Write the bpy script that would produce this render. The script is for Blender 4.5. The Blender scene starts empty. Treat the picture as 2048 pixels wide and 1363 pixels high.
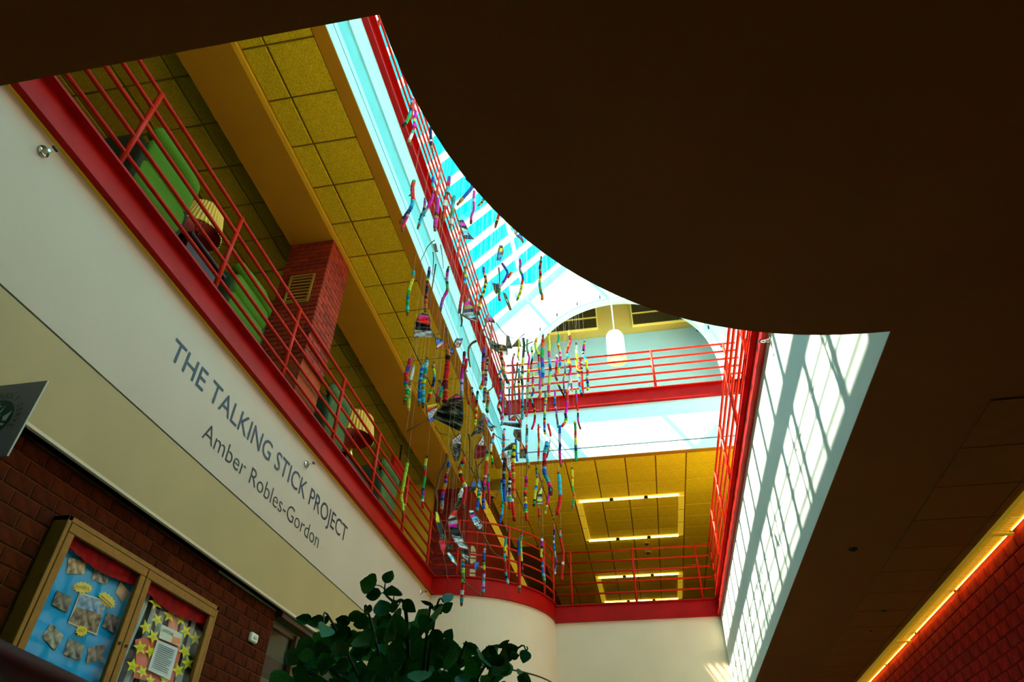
import bpy, bmesh, math, random
from mathutils import Vector, Matrix
random.seed(7)
scene = bpy.context.scene
COL = scene.collection
S, EZ = 3.6, 1.6            # metres per survey unit, eye height of the photographer above the floor

# ------------------------------------------------------------------ camera
FPX, YAW, PITCH, ROLL = 1348.64, -0.19557, 0.68087, 0.016736
def cam_axes():
    f = Vector((math.sin(YAW)*math.cos(PITCH), math.cos(YAW)*math.cos(PITCH), math.sin(PITCH)))
    r = f.cross(Vector((0, 0, 1))).normalized(); u = r.cross(f)
    return (math.cos(ROLL)*r+math.sin(ROLL)*u, -math.sin(ROLL)*r+math.cos(ROLL)*u, f)
CR, CU, CF = cam_axes()
cd = bpy.data.cameras.new('camera'); cam = bpy.data.objects.new('camera', cd); COL.objects.link(cam)
cd.sensor_fit = 'HORIZONTAL'; cd.sensor_width = 36.0; cd.lens = FPX/2048*36
cd.clip_start = 0.02; cd.clip_end = 200
cam.matrix_world = Matrix(((CR.x, CU.x, -CF.x, 0), (CR.y, CU.y, -CF.y, 0), (CR.z, CU.z, -CF.z, EZ), (0, 0, 0, 1)))
scene.camera = cam

# ------------------------------------------------------------------ sky, sun, exposure
SKY = (0.001, 0.78, 1.0); SKY_STRENGTH = 2.55
SUN_DIR = Vector((1.0, 0.35, -1.62)); SUN_STRENGTH = 29.0
vs = scene.view_settings
scene.display_settings.display_device = 'sRGB'
vs.view_transform = 'Standard'; vs.look = 'None'; vs.gamma = 1.0; vs.use_curve_mapping = False
vs.exposure = 0.25
wd = bpy.data.worlds.new('sky'); scene.world = wd; wd.use_nodes = True
nt = wd.node_tree; nt.nodes.clear()
wo = nt.nodes.new('ShaderNodeOutputWorld'); bg = nt.nodes.new('ShaderNodeBackground')
tc = nt.nodes.new('ShaderNodeTexCoord'); nz = nt.nodes.new('ShaderNodeTexNoise'); rp = nt.nodes.new('ShaderNodeValToRGB')
nz.inputs['Scale'].default_value = 9.0; nz.inputs['Detail'].default_value = 6.0
rp.color_ramp.elements[0].position = 0.70; rp.color_ramp.elements[0].color = (*SKY, 1)
rp.color_ramp.elements[1].position = 0.86; rp.color_ramp.elements[1].color = (0.55, 0.95, 1.0, 1)
nt.links.new(tc.outputs['Generated'], nz.inputs['Vector']); nt.links.new(nz.outputs['Fac'], rp.inputs['Fac'])
nt.links.new(rp.outputs['Color'], bg.inputs['Color']); bg.inputs['Strength'].default_value = SKY_STRENGTH
nt.links.new(bg.outputs['Background'], wo.inputs['Surface'])
sl = bpy.data.lights.new('sun', 'SUN'); so = bpy.data.objects.new('sun', sl); COL.objects.link(so)
sl.energy = SUN_STRENGTH; sl.angle = math.radians(0.35); sl.color = (1.0, 0.95, 0.72)
so.rotation_euler = SUN_DIR.to_track_quat('-Z', 'Y').to_euler(); so.location = (-12, 0, 30)
scene.cycles.max_bounces = 10; scene.cycles.diffuse_bounces = 5; scene.cycles.transparent_max_bounces = 16
scene.cycles.sample_clamp_indirect = 6.0; scene.cycles.use_denoising = True

# ------------------------------------------------------------------ helpers
def W(x, y, z): return Vector((x*S, y*S, z*S+EZ))           # survey units -> metres
def ray(px, py):
    return CR*((px-1024)/FPX) - CU*((py-681.5)/FPX) + CF
def atX(px, py, x): r = ray(px, py); r = r*(x/r.x); return W(*r)
def atY(px, py, y): r = ray(px, py); r = r*(y/r.y); return W(*r)
def atZ(px, py, z): r = ray(px, py); r = r*(z/r.z); return W(*r)

class G:
    def __init__(s): s.v = []; s.f = []; s.m = []; s.c = None
    def add(s, vs, fs, m=0):
        b = len(s.v); s.v += [Vector(v) for v in vs]
        s.f += [tuple(b+i for i in f) for f in fs]; s.m += [m]*len(fs); return s
    def box(s, a, b, m=0):
        x0, y0, z0 = [min(p, q) for p, q in zip(a, b)]; x1, y1, z1 = [max(p, q) for p, q in zip(a, b)]
        return s.add([(x0,y0,z0),(x1,y0,z0),(x1,y1,z0),(x0,y1,z0),(x0,y0,z1),(x1,y0,z1),(x1,y1,z1),(x0,y1,z1)],
              [(0,3,2,1),(4,5,6,7),(0,1,5,4),(1,2,6,5),(2,3,7,6),(3,0,4,7)], m)
    def cbox(s, a, b, c, m=0):                                # box with chamfered edges
        x0, y0, z0 = [min(p, q) for p, q in zip(a, b)]; x1, y1, z1 = [max(p, q) for p, q in zip(a, b)]
        vs = []
        for X, sx in ((x0, 1), (x1, -1)):
            for Y, sy in ((y0, 1), (y1, -1)):
                for Z, sz in ((z0, 1), (z1, -1)):
                    vs += [(X, Y+sy*c, Z+sz*c), (X+sx*c, Y, Z+sz*c), (X+sx*c, Y+sy*c, Z)]
        bm = bmesh.new(); [bm.verts.new(v) for v in vs]
        r = bmesh.ops.convex_hull(bm, input=bm.verts); bm.verts.index_update()
        s.add([v.co for v in bm.verts], [tuple(v.index for v in f.verts) for f in bm.faces], m); bm.free(); return s
    def tube(s, pts, r, seg=8, caps=True, m=0):
        pts = [Vector(p) for p in pts]; n = len(pts)
        rs = r if isinstance(r, (list, tuple)) else [r]*n
        t0 = (pts[1]-pts[0]).normalized()
        a = Vector((0, 0, 1)) if abs(t0.z) < .9 else Vector((1, 0, 0))
        u = t0.cross(a).normalized(); vs = []
        for i, p in enumerate(pts):
            t = (pts[min(i+1, n-1)]-pts[max(i-1, 0)]).normalized()
            u = (u-t*u.dot(t)).normalized(); w = t.cross(u)
            for k in range(seg):
                an = 2*math.pi*k/seg; vs.append(p+(u*math.cos(an)+w*math.sin(an))*rs[i])
        fs = [(i*seg+k, i*seg+(k+1) % seg, (i+1)*seg+(k+1) % seg, (i+1)*seg+k) for i in range(n-1) for k in range(seg)]
        if caps: fs += [tuple(range(seg))[::-1], tuple((n-1)*seg+k for k in range(seg))]
        return s.add(vs, fs, m)
    def lathe(s, c, prof, seg=16, m=0, flute=0):               # prof: (radius, z) list, about vertical axis at c
        vs = []; n = len(prof)
        for r, z in prof:
            for k in range(seg):
                an = 2*math.pi*k/seg; rr = r*(1-(flute if k % 2 else 0)); vs.append((c[0]+rr*math.cos(an), c[1]+rr*math.sin(an), c[2]+z))
        fs = [(i*seg+k, i*seg+(k+1) % seg, (i+1)*seg+(k+1) % seg, (i+1)*seg+k) for i in range(n-1) for k in range(seg)]
        return s.add(vs, fs, m)
    def prism(s, poly, ex, m=0):                                # poly: list of 3D points (planar), extruded by ex
        n = len(poly); ex = Vector(ex); vs = [Vector(p) for p in poly]+[Vector(p)+ex for p in poly]
        fs = [tuple(range(n))[::-1], tuple(range(n, 2*n))]+[(i, (i+1) % n, n+(i+1) % n, n+i) for i in range(n)]
        return s.add(vs, fs, m)
    def sweep(s, path, prof, m=0, caps=True):                   # path: (x,y) in units, prof: (d,z) units, d to the left of travel
        n = len(path); rings = []
        for i, p in enumerate(path):
            ds = []
            if i > 0: ds.append((Vector(path[i])-Vector(path[i-1])).normalized())
            if i < n-1: ds.append((Vector(path[i+1])-Vector(path[i])).normalized())
            ns = [Vector((-d.y, d.x)) for d in ds]
            nn = sum(ns, Vector((0, 0))).normalized(); k = 1/max(.35, nn.dot(ns[0]))
            rings.append([W(p[0]+nn.x*d*k, p[1]+nn.y*d*k, z) for d, z in prof])
        q = len(prof)
        fs = [(i*q+j, (i+1)*q+j, (i+1)*q+(j+1) % q, i*q+(j+1) % q) for i in range(n-1) for j in range(q)]
        if caps: fs += [tuple(range(q)), tuple((n-1)*q+j for j in range(q))[::-1]]
        return s.add([v for r in rings for v in r], fs, m)

WL = {}
def tag(o, label=None, cat=None, group=None, kind=None):
    if label: o['label'] = label
    if cat: o['category'] = cat
    if group: o['group'] = group
    if kind: o['kind'] = kind
    return o
def ob(name, g, mats, parent=None, smooth=False, base=False):
    vs = g.v; lo = Vector([min(v[i] for v in vs) for i in range(3)]); hi = Vector([max(v[i] for v in vs) for i in range(3)])
    c = (lo+hi)/2
    if base or parent is None: c.z = lo.z
    me = bpy.data.meshes.new(name); me.from_pydata([v-c for v in vs], [], g.f)
    if not isinstance(mats, (list, tuple)): mats = [mats]
    for mm in mats: me.materials.append(mm)
    if len(mats) > 1: me.polygons.foreach_set('material_index', g.m)
    if smooth: me.polygons.foreach_set('use_smooth', [True]*len(me.polygons))
    if g.c:
        ca = me.color_attributes.new('Col', 'FLOAT_COLOR', 'POINT')
        ca.data.foreach_set('color', [q for col in g.c for q in (*col, 1.0)])
    bm = bmesh.new(); bm.from_mesh(me); bmesh.ops.recalc_face_normals(bm, faces=bm.faces); bm.to_mesh(me); bm.free()
    me.update()
    o = bpy.data.objects.new(name, me); COL.objects.link(o)
    o.location = c; WL[o.name] = c.copy()
    if parent is not None: o.parent = parent; o.location = c-WL[parent.name]
    return o
def thing(name, loc, label, cat, group=None, kind=None):
    o = bpy.data.objects.new(name, None); COL.objects.link(o); o.empty_display_size = .1
    o.location = Vector(loc); WL[o.name] = Vector(loc)
    return tag(o, label, cat, group, kind)
def dupe(src, shift, parent=None, label=None):
    o = src.copy(); COL.objects.link(o); sh = Vector(shift); WL[o.name] = WL[src.name]+sh
    if parent is not None: o.parent = parent; o.location = WL[o.name]-WL[parent.name]
    else: o.parent = None; o.location = WL[o.name]
    if label: o['label'] = label
    for ch in list(src.children): dupe(ch, shift, o)
    return o
def piece(me, name, loc, parent):
    o = bpy.data.objects.new(name, me); COL.objects.link(o); WL[o.name] = Vector(loc)
    o.parent = parent; o.location = Vector(loc)-WL[parent.name]; return o

def mat(name, col, rough=.6, var=0.0, scale=8.0, bump=0.0, bscale=None, metal=0.0, rand=0.0, emis=None, estr=0.0, spec=.3, col2=None, attr=False, detail=4.0):
    m = bpy.data.materials.new(name); m.use_nodes = True; t = m.node_tree; b = t.nodes['Principled BSDF']
    b.inputs['Base Color'].default_value = (*col, 1); b.inputs['Roughness'].default_value = rough
    b.inputs['Metallic'].default_value = metal; b.inputs['Specular IOR Level'].default_value = spec
    src = None
    co = t.nodes.new('ShaderNodeTexCoord')
    if attr:
        a = t.nodes.new('ShaderNodeVertexColor'); a.layer_name = 'Col'; src = a.outputs['Color']
    if var > 0 or col2:
        nz = t.nodes.new('ShaderNodeTexNoise'); nz.inputs['Scale'].default_value = scale; nz.inputs['Detail'].default_value = detail
        t.links.new(co.outputs['Object'], nz.inputs['Vector'])
        rp = t.nodes.new('ShaderNodeValToRGB'); rp.color_ramp.elements[0].position = .35; rp.color_ramp.elements[1].position = .65
        c2 = col2 if col2 else tuple(min(1, q*(1+var)) for q in col)
        c1 = col if col2 else tuple(q*(1-var) for q in col)
        rp.color_ramp.elements[0].color = (*c1, 1); rp.color_ramp.elements[1].color = (*c2, 1)
        t.links.new(nz.outputs['Fac'], rp.inputs['Fac'])
        if src is None: src = rp.outputs['Color']
        else:
            mx = t.nodes.new('ShaderNodeMix'); mx.data_type = 'RGBA'; mx.blend_type = 'MULTIPLY'; mx.inputs[0].default_value = 1
            t.links.new(src, mx.inputs[6]); t.links.new(rp.outputs['Color'], mx.inputs[7]); src = mx.outputs[2]
    if rand > 0:
        oi = t.nodes.new('ShaderNodeObjectInfo'); mr = t.nodes.new('ShaderNodeMapRange')
        mr.inputs[3].default_value = 1-rand; mr.inputs[4].default_value = 1+rand
        t.links.new(oi.outputs['Random'], mr.inputs[0])
        hs = t.nodes.new('ShaderNodeHueSaturation'); hs.inputs['Color'].default_value = (*col, 1)
        t.links.new(mr.outputs[0], hs.inputs['Value'])
        if src is not None: t.links.new(src, hs.inputs['Color'])
        src = hs.outputs['Color']
    if src is not None: t.links.new(src, b.inputs['Base Color'])
    if bump > 0:
        nb = t.nodes.new('ShaderNodeTexNoise'); nb.inputs['Scale'].default_value = bscale or scale; nb.inputs['Detail'].default_value = 3
        t.links.new(co.outputs['Object'], nb.inputs['Vector'])
        bp = t.nodes.new('ShaderNodeBump'); bp.inputs['Strength'].default_value = bump; bp.inputs['Distance'].default_value = .01
        t.links.new(nb.outputs['Fac'], bp.inputs['Height']); t.links.new(bp.outputs['Normal'], b.inputs['Normal'])
    if emis:
        b.inputs['Emission Color'].default_value = (*emis, 1); b.inputs['Emission Strength'].default_value = estr
    return m
def glass(name, tint=(.92, .98, 1), refl=.06):
    m = bpy.data.materials.new(name); m.use_nodes = True; t = m.node_tree; t.nodes.clear()
    o = t.nodes.new('ShaderNodeOutputMaterial'); mx = t.nodes.new('ShaderNodeMixShader'); tr = t.nodes.new('ShaderNodeBsdfTransparent')
    gl = t.nodes.new('ShaderNodeBsdfGlossy'); gl.inputs['Roughness'].default_value = .02; tr.inputs['Color'].default_value = (*tint, 1)
    mx.inputs[0].default_value = refl
    t.links.new(tr.outputs[0], mx.inputs[1]); t.links.new(gl.outputs[0], mx.inputs[2]); t.links.new(mx.outputs[0], o.inputs['Surface'])
    return m
M = {}
M['white'] = mat('white_paint', (.68, .50, .34), .55, .03, 1.5)
M['fascia_r'] = mat('pale_fascia_paint', (.72, .80, .76), .55, .02, 2)  # white fascia; the cool tone of its shaded parts is mixed in
M['pale'] = mat('pale_blue_panel', (.40, .80, .92), .5, .03, 2)  # white panel with the cyan of sky-lit shade painted into its colour
M['white_up'] = mat('white_plaster', (.58, .80, .88), .6, .02, 2)  # shade painted in: low red turns unlit plaster cyan, sunlit parts still clip
M['cream'] = mat('cream_panel', (.42, .29, .125), .5, .04, 1.5)
M['beige'] = mat('beige_metal_panel', (.52, .395, .30), .45, .03, 1.2)
M['bandgrey'] = mat('grey_green_panel', (.12, .46, .50), .5, .05, 3)  # grey green band, with cyan of sky-lit shade added to the colour
M['gap'] = mat('dark_reveal', (.05, .03, .01), .8)
M['red'] = mat('red_enamel_steel', (.38, .0025, .001), .5, .12, 3, spec=.12)
M['redrail'] = mat('red_railing_enamel', (.50, .014, .001), .45, .05, 12, spec=.15)
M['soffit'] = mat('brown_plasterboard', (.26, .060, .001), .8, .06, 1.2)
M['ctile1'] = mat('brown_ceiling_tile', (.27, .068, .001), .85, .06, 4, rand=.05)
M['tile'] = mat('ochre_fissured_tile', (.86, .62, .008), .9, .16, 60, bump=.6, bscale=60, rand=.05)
M['tile_i'] = mat('ochre_fissured_tile_inner', (.36, .25, .005), .9, .2, 60, bump=.6, bscale=60, rand=.05)  # same tile, darkened to paint in the dimmer light above the armchairs
M['tile_l'] = mat('ochre_fissured_tile_left', (.60, .44, .006), .9, .22, 60, bump=.6, bscale=60, rand=.05)  # same tile, toned down to paint in weaker light on the left strip
M['grid'] = mat('ochre_ceiling_grid', (.20, .10, .003), .7)
M['gridbright'] = mat('gold_trim', (.70, .42, .02), .5)
M['tilegap'] = mat('ceiling_backing', (.12, .06, .004), .8)
M['bulk'] = mat('ochre_plaster_bulkhead', (.42, .195, .003), .7, .05, 1.5)
M['ochre'] = mat('ochre_plaster_wall', (.62, .36, .02), .7, .05, 1.5)
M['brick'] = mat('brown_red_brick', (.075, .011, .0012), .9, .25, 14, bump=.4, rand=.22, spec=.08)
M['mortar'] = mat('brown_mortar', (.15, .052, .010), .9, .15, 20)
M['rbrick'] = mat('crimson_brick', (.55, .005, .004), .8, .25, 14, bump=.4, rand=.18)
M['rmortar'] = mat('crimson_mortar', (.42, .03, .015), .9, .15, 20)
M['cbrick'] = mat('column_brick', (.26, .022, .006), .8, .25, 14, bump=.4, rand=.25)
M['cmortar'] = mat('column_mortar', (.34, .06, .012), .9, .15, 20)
M['floor'] = mat('terrazzo_floor', (.82, .66, .46), .35, .1, 20)
M['carpet2'] = mat('dark_brown_carpet', (.30, .22, .11), .95, .2, 60)  # unseen carpet kept dark to hold down light bounced onto the ceilings
M['carpet'] = mat('brown_carpet', (.62, .47, .24), .95, .2, 60)  # unseen carpet made light to bounce more light up to the ceilings
M['mullion'] = mat('white_aluminium', (.85, .85, .82), .4)
M['mulldark'] = mat('grey_gasket', (.10, .22, .24), .6)
M['pane'] = glass('skylight_glass', (.97, .99, 1), .012)
M['steel'] = mat('brushed_steel', (.55, .52, .45), .3, metal=.9)
M['chrome'] = mat('chrome', (.75, .74, .7), .15, metal=1)
M['dark'] = mat('dark_metal', (.02, .018, .015), .5)
M['roofout'] = mat('roof_deck', (.3, .3, .3), .8)
# ------------------------------------------------------------------ levels and outlines (survey units)
ZG = -EZ/S; ZS = .605; ZJ = .775; ZB2 = 1.08; ZF2 = 1.17; ZC2 = 1.917; ZB3 = 2.25; ZF3 = 2.345
XL, XR, YN, YB = -1.0, .376, .257, 3.66
X3, Y3, YG = -.722, 3.43, 3.85
def arc(cx, cy, rx, ry, a0, a1, n):
    return [(cx+rx*math.cos(math.radians(a0+(a1-a0)*i/n)), cy+ry*math.sin(math.radians(a0+(a1-a0)*i/n))) for i in range(n+1)]
NEAR_ARC = arc(XR, YN, .553, .543, 180, 90, 28)        # (-.177,.257) -> (.376,.80)
BACK_ARC = arc(XL, YB, .532, .523, 90-90, -90, 28)       # (-.468,3.66) -> (-1,3.137)
def struct(name, g, m, label, cat='wall', parent=None, smooth=False):
    o = ob(name, g, m, parent, smooth)
    if parent is None: tag(o, label, cat, None, 'structure')
    return o
def ubox(a, b): return G().box(W(*a), W(*b))
# floors
struct('floor', ubox((-1.3, -1.6, ZG-.05), (.95, 5.2, ZG)), M['floor'], 'polished stone floor of the ground level lobby', 'floor')
# lower ceiling (underside of the gallery slab)
poly = [(-1.1, -1.6), (.86, -1.6), (.86, 5.2), (XR, 5.2)]+[(XR, 3.0)]+NEAR_ARC[::-1]+[(-1.1, YN)]
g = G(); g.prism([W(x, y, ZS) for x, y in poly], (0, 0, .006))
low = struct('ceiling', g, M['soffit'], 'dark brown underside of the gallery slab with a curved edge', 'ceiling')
# brown tiles set in the lower ceiling on the right
ts = .15
bm_t = G().box((-.5*ts*S+.006, -.5*ts*S+.006, -.012), (.5*ts*S-.006, .5*ts*S-.006, .004))
def mesh_of(name, g, m):
    me = bpy.data.meshes.new(name); me.from_pydata(g.v, [], g.f); me.materials.append(m); me.update(); return me
me_t = mesh_of('brown_tile', bm_t, M['ctile1'])
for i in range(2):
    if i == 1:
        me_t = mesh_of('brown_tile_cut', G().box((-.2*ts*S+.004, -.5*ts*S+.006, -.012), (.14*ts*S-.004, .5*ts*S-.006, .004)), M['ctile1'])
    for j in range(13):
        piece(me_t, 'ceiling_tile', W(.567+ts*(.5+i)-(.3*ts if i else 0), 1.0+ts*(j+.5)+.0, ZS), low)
# upper floor slab (gallery) walking surface
g = G()
g.prism([W(x, y, ZF2) for x, y in [(-2.6, -1.6), (2.2, -1.6), (2.2, 4.25), (XR+.02, 4.25), (XR+.02, .80)]+NEAR_ARC[::-1][1:]+[(-1.02, YN), (-1.02, -1.0), (-2.6, -1.0)]], (0, 0, -.05))
g.prism([W(x, y, ZF2) for x, y in [(-2.6, -1.0), (-1.02, -1.0), (-1.02, 3.0), (-2.6, 3.0)]], (0, 0, -.05), 1)
g.prism([W(x, y, ZF2) for x, y in [(-2.6, 3.0), (-1.02, 3.0), (-1.02, 3.137)]+BACK_ARC[::-1][1:]+[(-.468, YB+.02), (XR+.02, YB+.02), (XR+.02, 4.25), (-2.6, 4.25)]], (0, 0, -.05))
g.prism([W(x, y, ZF2) for x, y in [(-2.6, 4.25), (2.2, 4.25), (2.2, 6.6), (-2.6, 6.6)]], (0, 0, -.05), 1)
struct('floor_gallery', g, [M['carpet'], M['carpet2']], 'unseen gallery floor behind the red railings, carpet toned for bounced light', 'floor')
# fascias: upper panel, reveal, lower panel
def fascia(name, path, z0, z1, m, label, d0=0.0, th=-.03):
    return struct(name, G().sweep(path, [(d0, z0), (d0, z1), (d0+th, z1), (d0+th, z0)]), m, label)
left_path = [(XL, 3.137), (XL, -1.2)]              # atrium lies to the left of travel
right_path = [(XR, .80), (XR, YB)]
back_path = [(XR, YB), (-.468, YB)]
GAPZ = .004
fascia('wall_left_fascia', left_path, ZJ+GAPZ-.006, ZB2, M['beige'], 'pale panel band carrying the project lettering under the red beam')
fascia('wall_left_band', left_path, ZS, ZJ-.006-.0, M['cream'], 'cream lower panel band above the brown brick wall')
fascia('wall_left_reveal', left_path, ZS, ZB2+.02, M['gap'], 'thin dark joint line between the two left panel bands', -.008)
fascia('wall_back_curve', BACK_ARC, ZJ+GAPZ, ZB2, M['white'], 'curved white wall under the rounded gallery corner')
fascia('wall_back_curve_low', BACK_ARC, ZG, ZJ-GAPZ, M['white'], 'lower part of the curved white wall behind the plant')
fascia('wall_back_curve_reveal', BACK_ARC, ZG, ZB2+.02, M['gap'], 'thin dark joint in the curved white wall', -.008)
fascia('wall_back', back_path, ZG, ZB2, M['white'], 'white wall under the straight far gallery beam')
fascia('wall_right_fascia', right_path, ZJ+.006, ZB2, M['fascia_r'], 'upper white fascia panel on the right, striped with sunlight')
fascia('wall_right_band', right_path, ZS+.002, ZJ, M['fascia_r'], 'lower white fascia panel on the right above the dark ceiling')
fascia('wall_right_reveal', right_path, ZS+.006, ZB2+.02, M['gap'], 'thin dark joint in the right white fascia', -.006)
fascia('wall_near_edge', [(-1.05, YN)]+NEAR_ARC, ZS+.003, ZF2-.01, M['white'], 'white edge of the near slab above the dark ceiling', 0, .0-.03)
# thin light trim along the foot of the cream band and over the beam joint
struct('trim_1', G().box(W(XL-.006, -1.2, ZS-.005), W(XL+.002, 3.137, ZS+.001)), M['white'], 'thin white edge strip below the cream band', 'trim')
struct('trim_2', G().sweep(left_path, [(.0, ZB2-.004), (.0, ZB2+.001), (.006, ZB2+.001), (.006, ZB2-.004)]), M['gridbright'], 'thin yellow sealant strip under the left red beam', 'trim')

# red edge beams: steel channels with flanges
def chan(z0, z1, fl=.022, t=.006):
    return [(-.02, z0), (fl, z0), (fl, z0+t), (.002, z0+t*1.3), (.002, z1-t*1.3), (fl, z1-t), (fl, z1), (-.02, z1)]
def beam(name, path, z0, z1, label, fl=.022):
    return struct(name, G().sweep(path, chan(z0, z1, fl)), M['red'], label, 'beam')
beam('trim_beam_left', left_path, ZB2, ZF2, 'red steel edge beam along the left gallery')
beam('trim_beam_curve', BACK_ARC, ZB2, ZF2, 'rounded red steel edge beam at the far left corner', .012)
beam('trim_beam_back', back_path, ZB2, ZF2, 'straight red steel edge beam on the far side of the gallery', .012)
beam('trim_beam_right', right_path, ZB2, ZF2, 'red steel edge beam along the right gallery', .016)
beam('trim_beam_top_left', [(X3, Y3), (X3, -.6)], ZB3, ZF3, 'red steel edge beam of the top gallery on the left')
beam('trim_beam_top_back', [(-X3, Y3), (X3, Y3)], ZB3, ZF3, 'red steel edge beam of the top gallery on the far side')
beam('trim_beam_top_right', [(-X3, -.6), (-X3, Y3)], ZB3, ZF3, 'red steel edge beam of the top gallery on the right')

# railings
RH = .288
def railing(name, path, zf, stations, label, group, ends=None, rails=5, d=.004, rr=.0185, pr=.024):
    """path: list of (x,y); stations: list of indices/positions for posts (points)"""
    root = thing(name, W(path[0][0], path[0][1], zf), label, 'railing', group)
    def off(path):
        out = []
        for i, p in enumerate(path):
            a = Vector(path[max(i-1, 0)]); b = Vector(path[min(i+1, len(path)-1)]); t = (b-a).normalized()
            out.append((p[0]-t.y*d, p[1]+t.x*d))
        return out
    pp = off(path)
    for k in range(rails):
        z = zf+RH*(k+1)/rails-.004
        ob('rail', G().tube([W(x, y, z) for x, y in pp], rr, 8), M['redrail'], root, True)
    for x, y in stations:
        ob('post', G().tube([W(x, y, zf), W(x, y, zf+RH)], pr, 10), M['redrail'], root, True)
    return root
def line_stations(a, b, first, step, n):
    a = Vector(a); b = Vector(b); t = (b-a).normalized(); return [tuple(a+t*(first+step*i)) for i in range(n)]
railing('railing', [(XL, .1), (XL, 3.128)], ZF2, [(XL, .706+.39*k-.39) for k in range(8)], 'red pipe railing running along the left gallery in front of the armchairs', 'red pipe railings', d=0)
bp_ = BACK_ARC[::-1]
bp_ = [(-.994, 3.1375)]+bp_[1:-1]+[(-.468, 3.650)]
railing('railing', bp_, ZF2, [bp_[4], bp_[13], bp_[22], bp_[27]], 'curved red pipe railing at the rounded far left gallery corner', 'red pipe railings', d=0)
railing('railing', [(-.459, YB), (XR-.008, YB)], ZF2, [(-.375, YB), (-.035, YB), (.303, YB)], 'short straight red pipe railing on the far gallery below the square lights', 'red pipe railings', d=0)
railing('railing', [(XR, .55), (XR, YB)], ZF2, [(XR, YB-.05-.39*k) for k in range(8)], 'red pipe railing seen edge-on above the sunlit right fascia', 'red pipe railings', d=0)
railing('railing', [(X3, -.5), (X3, Y3)], ZF3, [(X3, Y3-.03-.39*k) for k in range(10)], 'red pipe railing of the top gallery below the skylight on the left', 'red pipe railings', d=0)
railing('railing', [(X3+.008, Y3), (-X3, Y3)], ZF3, [(.209-.44*k, Y3) for k in (-1, 0, 1, 2)], 'red pipe railing of the top gallery in front of the arched opening', 'red pipe railings', d=0, rr=.024, pr=.03)

# top gallery fascias
l3 = [(X3, Y3), (X3, -.6)]
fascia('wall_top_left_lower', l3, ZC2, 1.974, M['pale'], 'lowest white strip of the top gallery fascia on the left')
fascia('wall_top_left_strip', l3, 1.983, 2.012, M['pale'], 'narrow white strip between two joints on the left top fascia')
fascia('wall_top_left_middle', l3, 2.021, 2.125, M['bandgrey'], 'grey green band of the top gallery fascia on the left', -.006)
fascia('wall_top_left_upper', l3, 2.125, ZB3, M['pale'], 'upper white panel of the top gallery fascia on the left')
fascia('wall_top_left_reveal', l3, ZC2, ZB3+.02, M['gap'], 'dark joints in the left top fascia', -.01)
l3b = [(-X3, Y3), (X3, Y3)]
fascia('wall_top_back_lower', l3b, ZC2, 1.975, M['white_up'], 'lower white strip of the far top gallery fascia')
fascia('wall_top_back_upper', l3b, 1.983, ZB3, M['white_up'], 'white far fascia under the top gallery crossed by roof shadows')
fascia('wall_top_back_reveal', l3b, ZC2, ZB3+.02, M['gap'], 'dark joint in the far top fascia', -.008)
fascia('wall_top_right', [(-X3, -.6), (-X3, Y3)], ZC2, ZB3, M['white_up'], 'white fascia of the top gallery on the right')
# top gallery slabs
g = G()
for a, b in [((-2.6, -1.2), (X3-.02, 6.6)), ((X3-.02, Y3+.02), (-X3+.02, 6.6)), ((-X3+.02, -1.2), (2.2, 6.6)), ((X3-.02, -1.2), (-X3+.02, -.6))]:
    g.box(W(a[0], a[1], 2.06), W(b[0], b[1], ZF3-.002))
struct('floor_top', g, M['carpet'], 'floor slab of the top gallery', 'floor')

# ------------------------------------------------------------------ gallery ceilings: tiles, grid, bulkhead
T = .172
def tiles(root, xs, ys, z, clip=None, tm=None):
    cache = {}
    for i in range(len(xs)-1):
        for j in range(len(ys)-1):
            if clip and not clip((xs[i]+xs[i+1])/2, (ys[j]+ys[j+1])/2): continue
            w, h = round((xs[i+1]-xs[i])*S, 4), round((ys[j+1]-ys[j])*S, 4)
            if (w, h) not in cache:
                e = .011
                q = G().add([(-w/2+e, -h/2+e, .012), (w/2-e, -h/2+e, .012), (w/2-e, h/2-e, .012), (-w/2+e, h/2-e, .012),
                             (-w/2+e, -h/2+e, -.002), (w/2-e, -h/2+e, -.002), (w/2-e, h/2-e, -.002), (-w/2+e, h/2-e, -.002),
                             (-w/2+e+.008, -h/2+e+.008, -.010), (w/2-e-.008, -h/2+e+.008, -.010), (w/2-e-.008, h/2-e-.008, -.010), (-w/2+e+.008, h/2-e-.008, -.010)],
                            [(0,1,5,4),(1,2,6,5),(2,3,7,6),(3,0,4,7),(4,5,9,8),(5,6,10,9),(6,7,11,10),(7,4,8,11),(8,9,10,11)])
                cache[(w, h)] = mesh_of('ochre_tile', q, tm or M['tile'])
            piece(cache[(w, h)], 'ceiling_tile', W((xs[i]+xs[i+1])/2, (ys[j]+ys[j+1])/2, z), root)
def rng(a, step, lo, hi):
    k0 = math.floor((lo-a)/step); out = []
    k = k0
    while a+step*k < hi+step:
        out.append(a+step*k); k += 1
    return out
def cut(v, lo, hi): return sorted(set([lo]+[q for q in v if lo+.004 < q < hi-.004]+[hi]))
yl = cut(rng(.840, T, .5, 3.75), .5, 3.75)
g = G().box(W(-1.0, -1.0, ZC2+.002), W(-.767, 3.75, ZC2+.02))
cl = struct('ceiling_gallery_strip', g, M['grid'], 'strip of ochre ceiling tiles under the top gallery on the left', 'ceiling')
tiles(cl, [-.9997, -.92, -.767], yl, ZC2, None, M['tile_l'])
struct('trim_3', G().box(W(-.767, -1.0, ZC2-.004), W(X3-.001, Y3+.05, ZC2+.02)), M['bulk'], 'brown border between tiles and the left top fascia', 'trim')
struct('trim_4', G().box(W(-1.012, -1.0, ZC2-.014), W(-.999, 3.66, ZC2+.02)), M['gridbright'], 'gold edge trim beside the ceiling bulkhead', 'trim')
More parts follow.
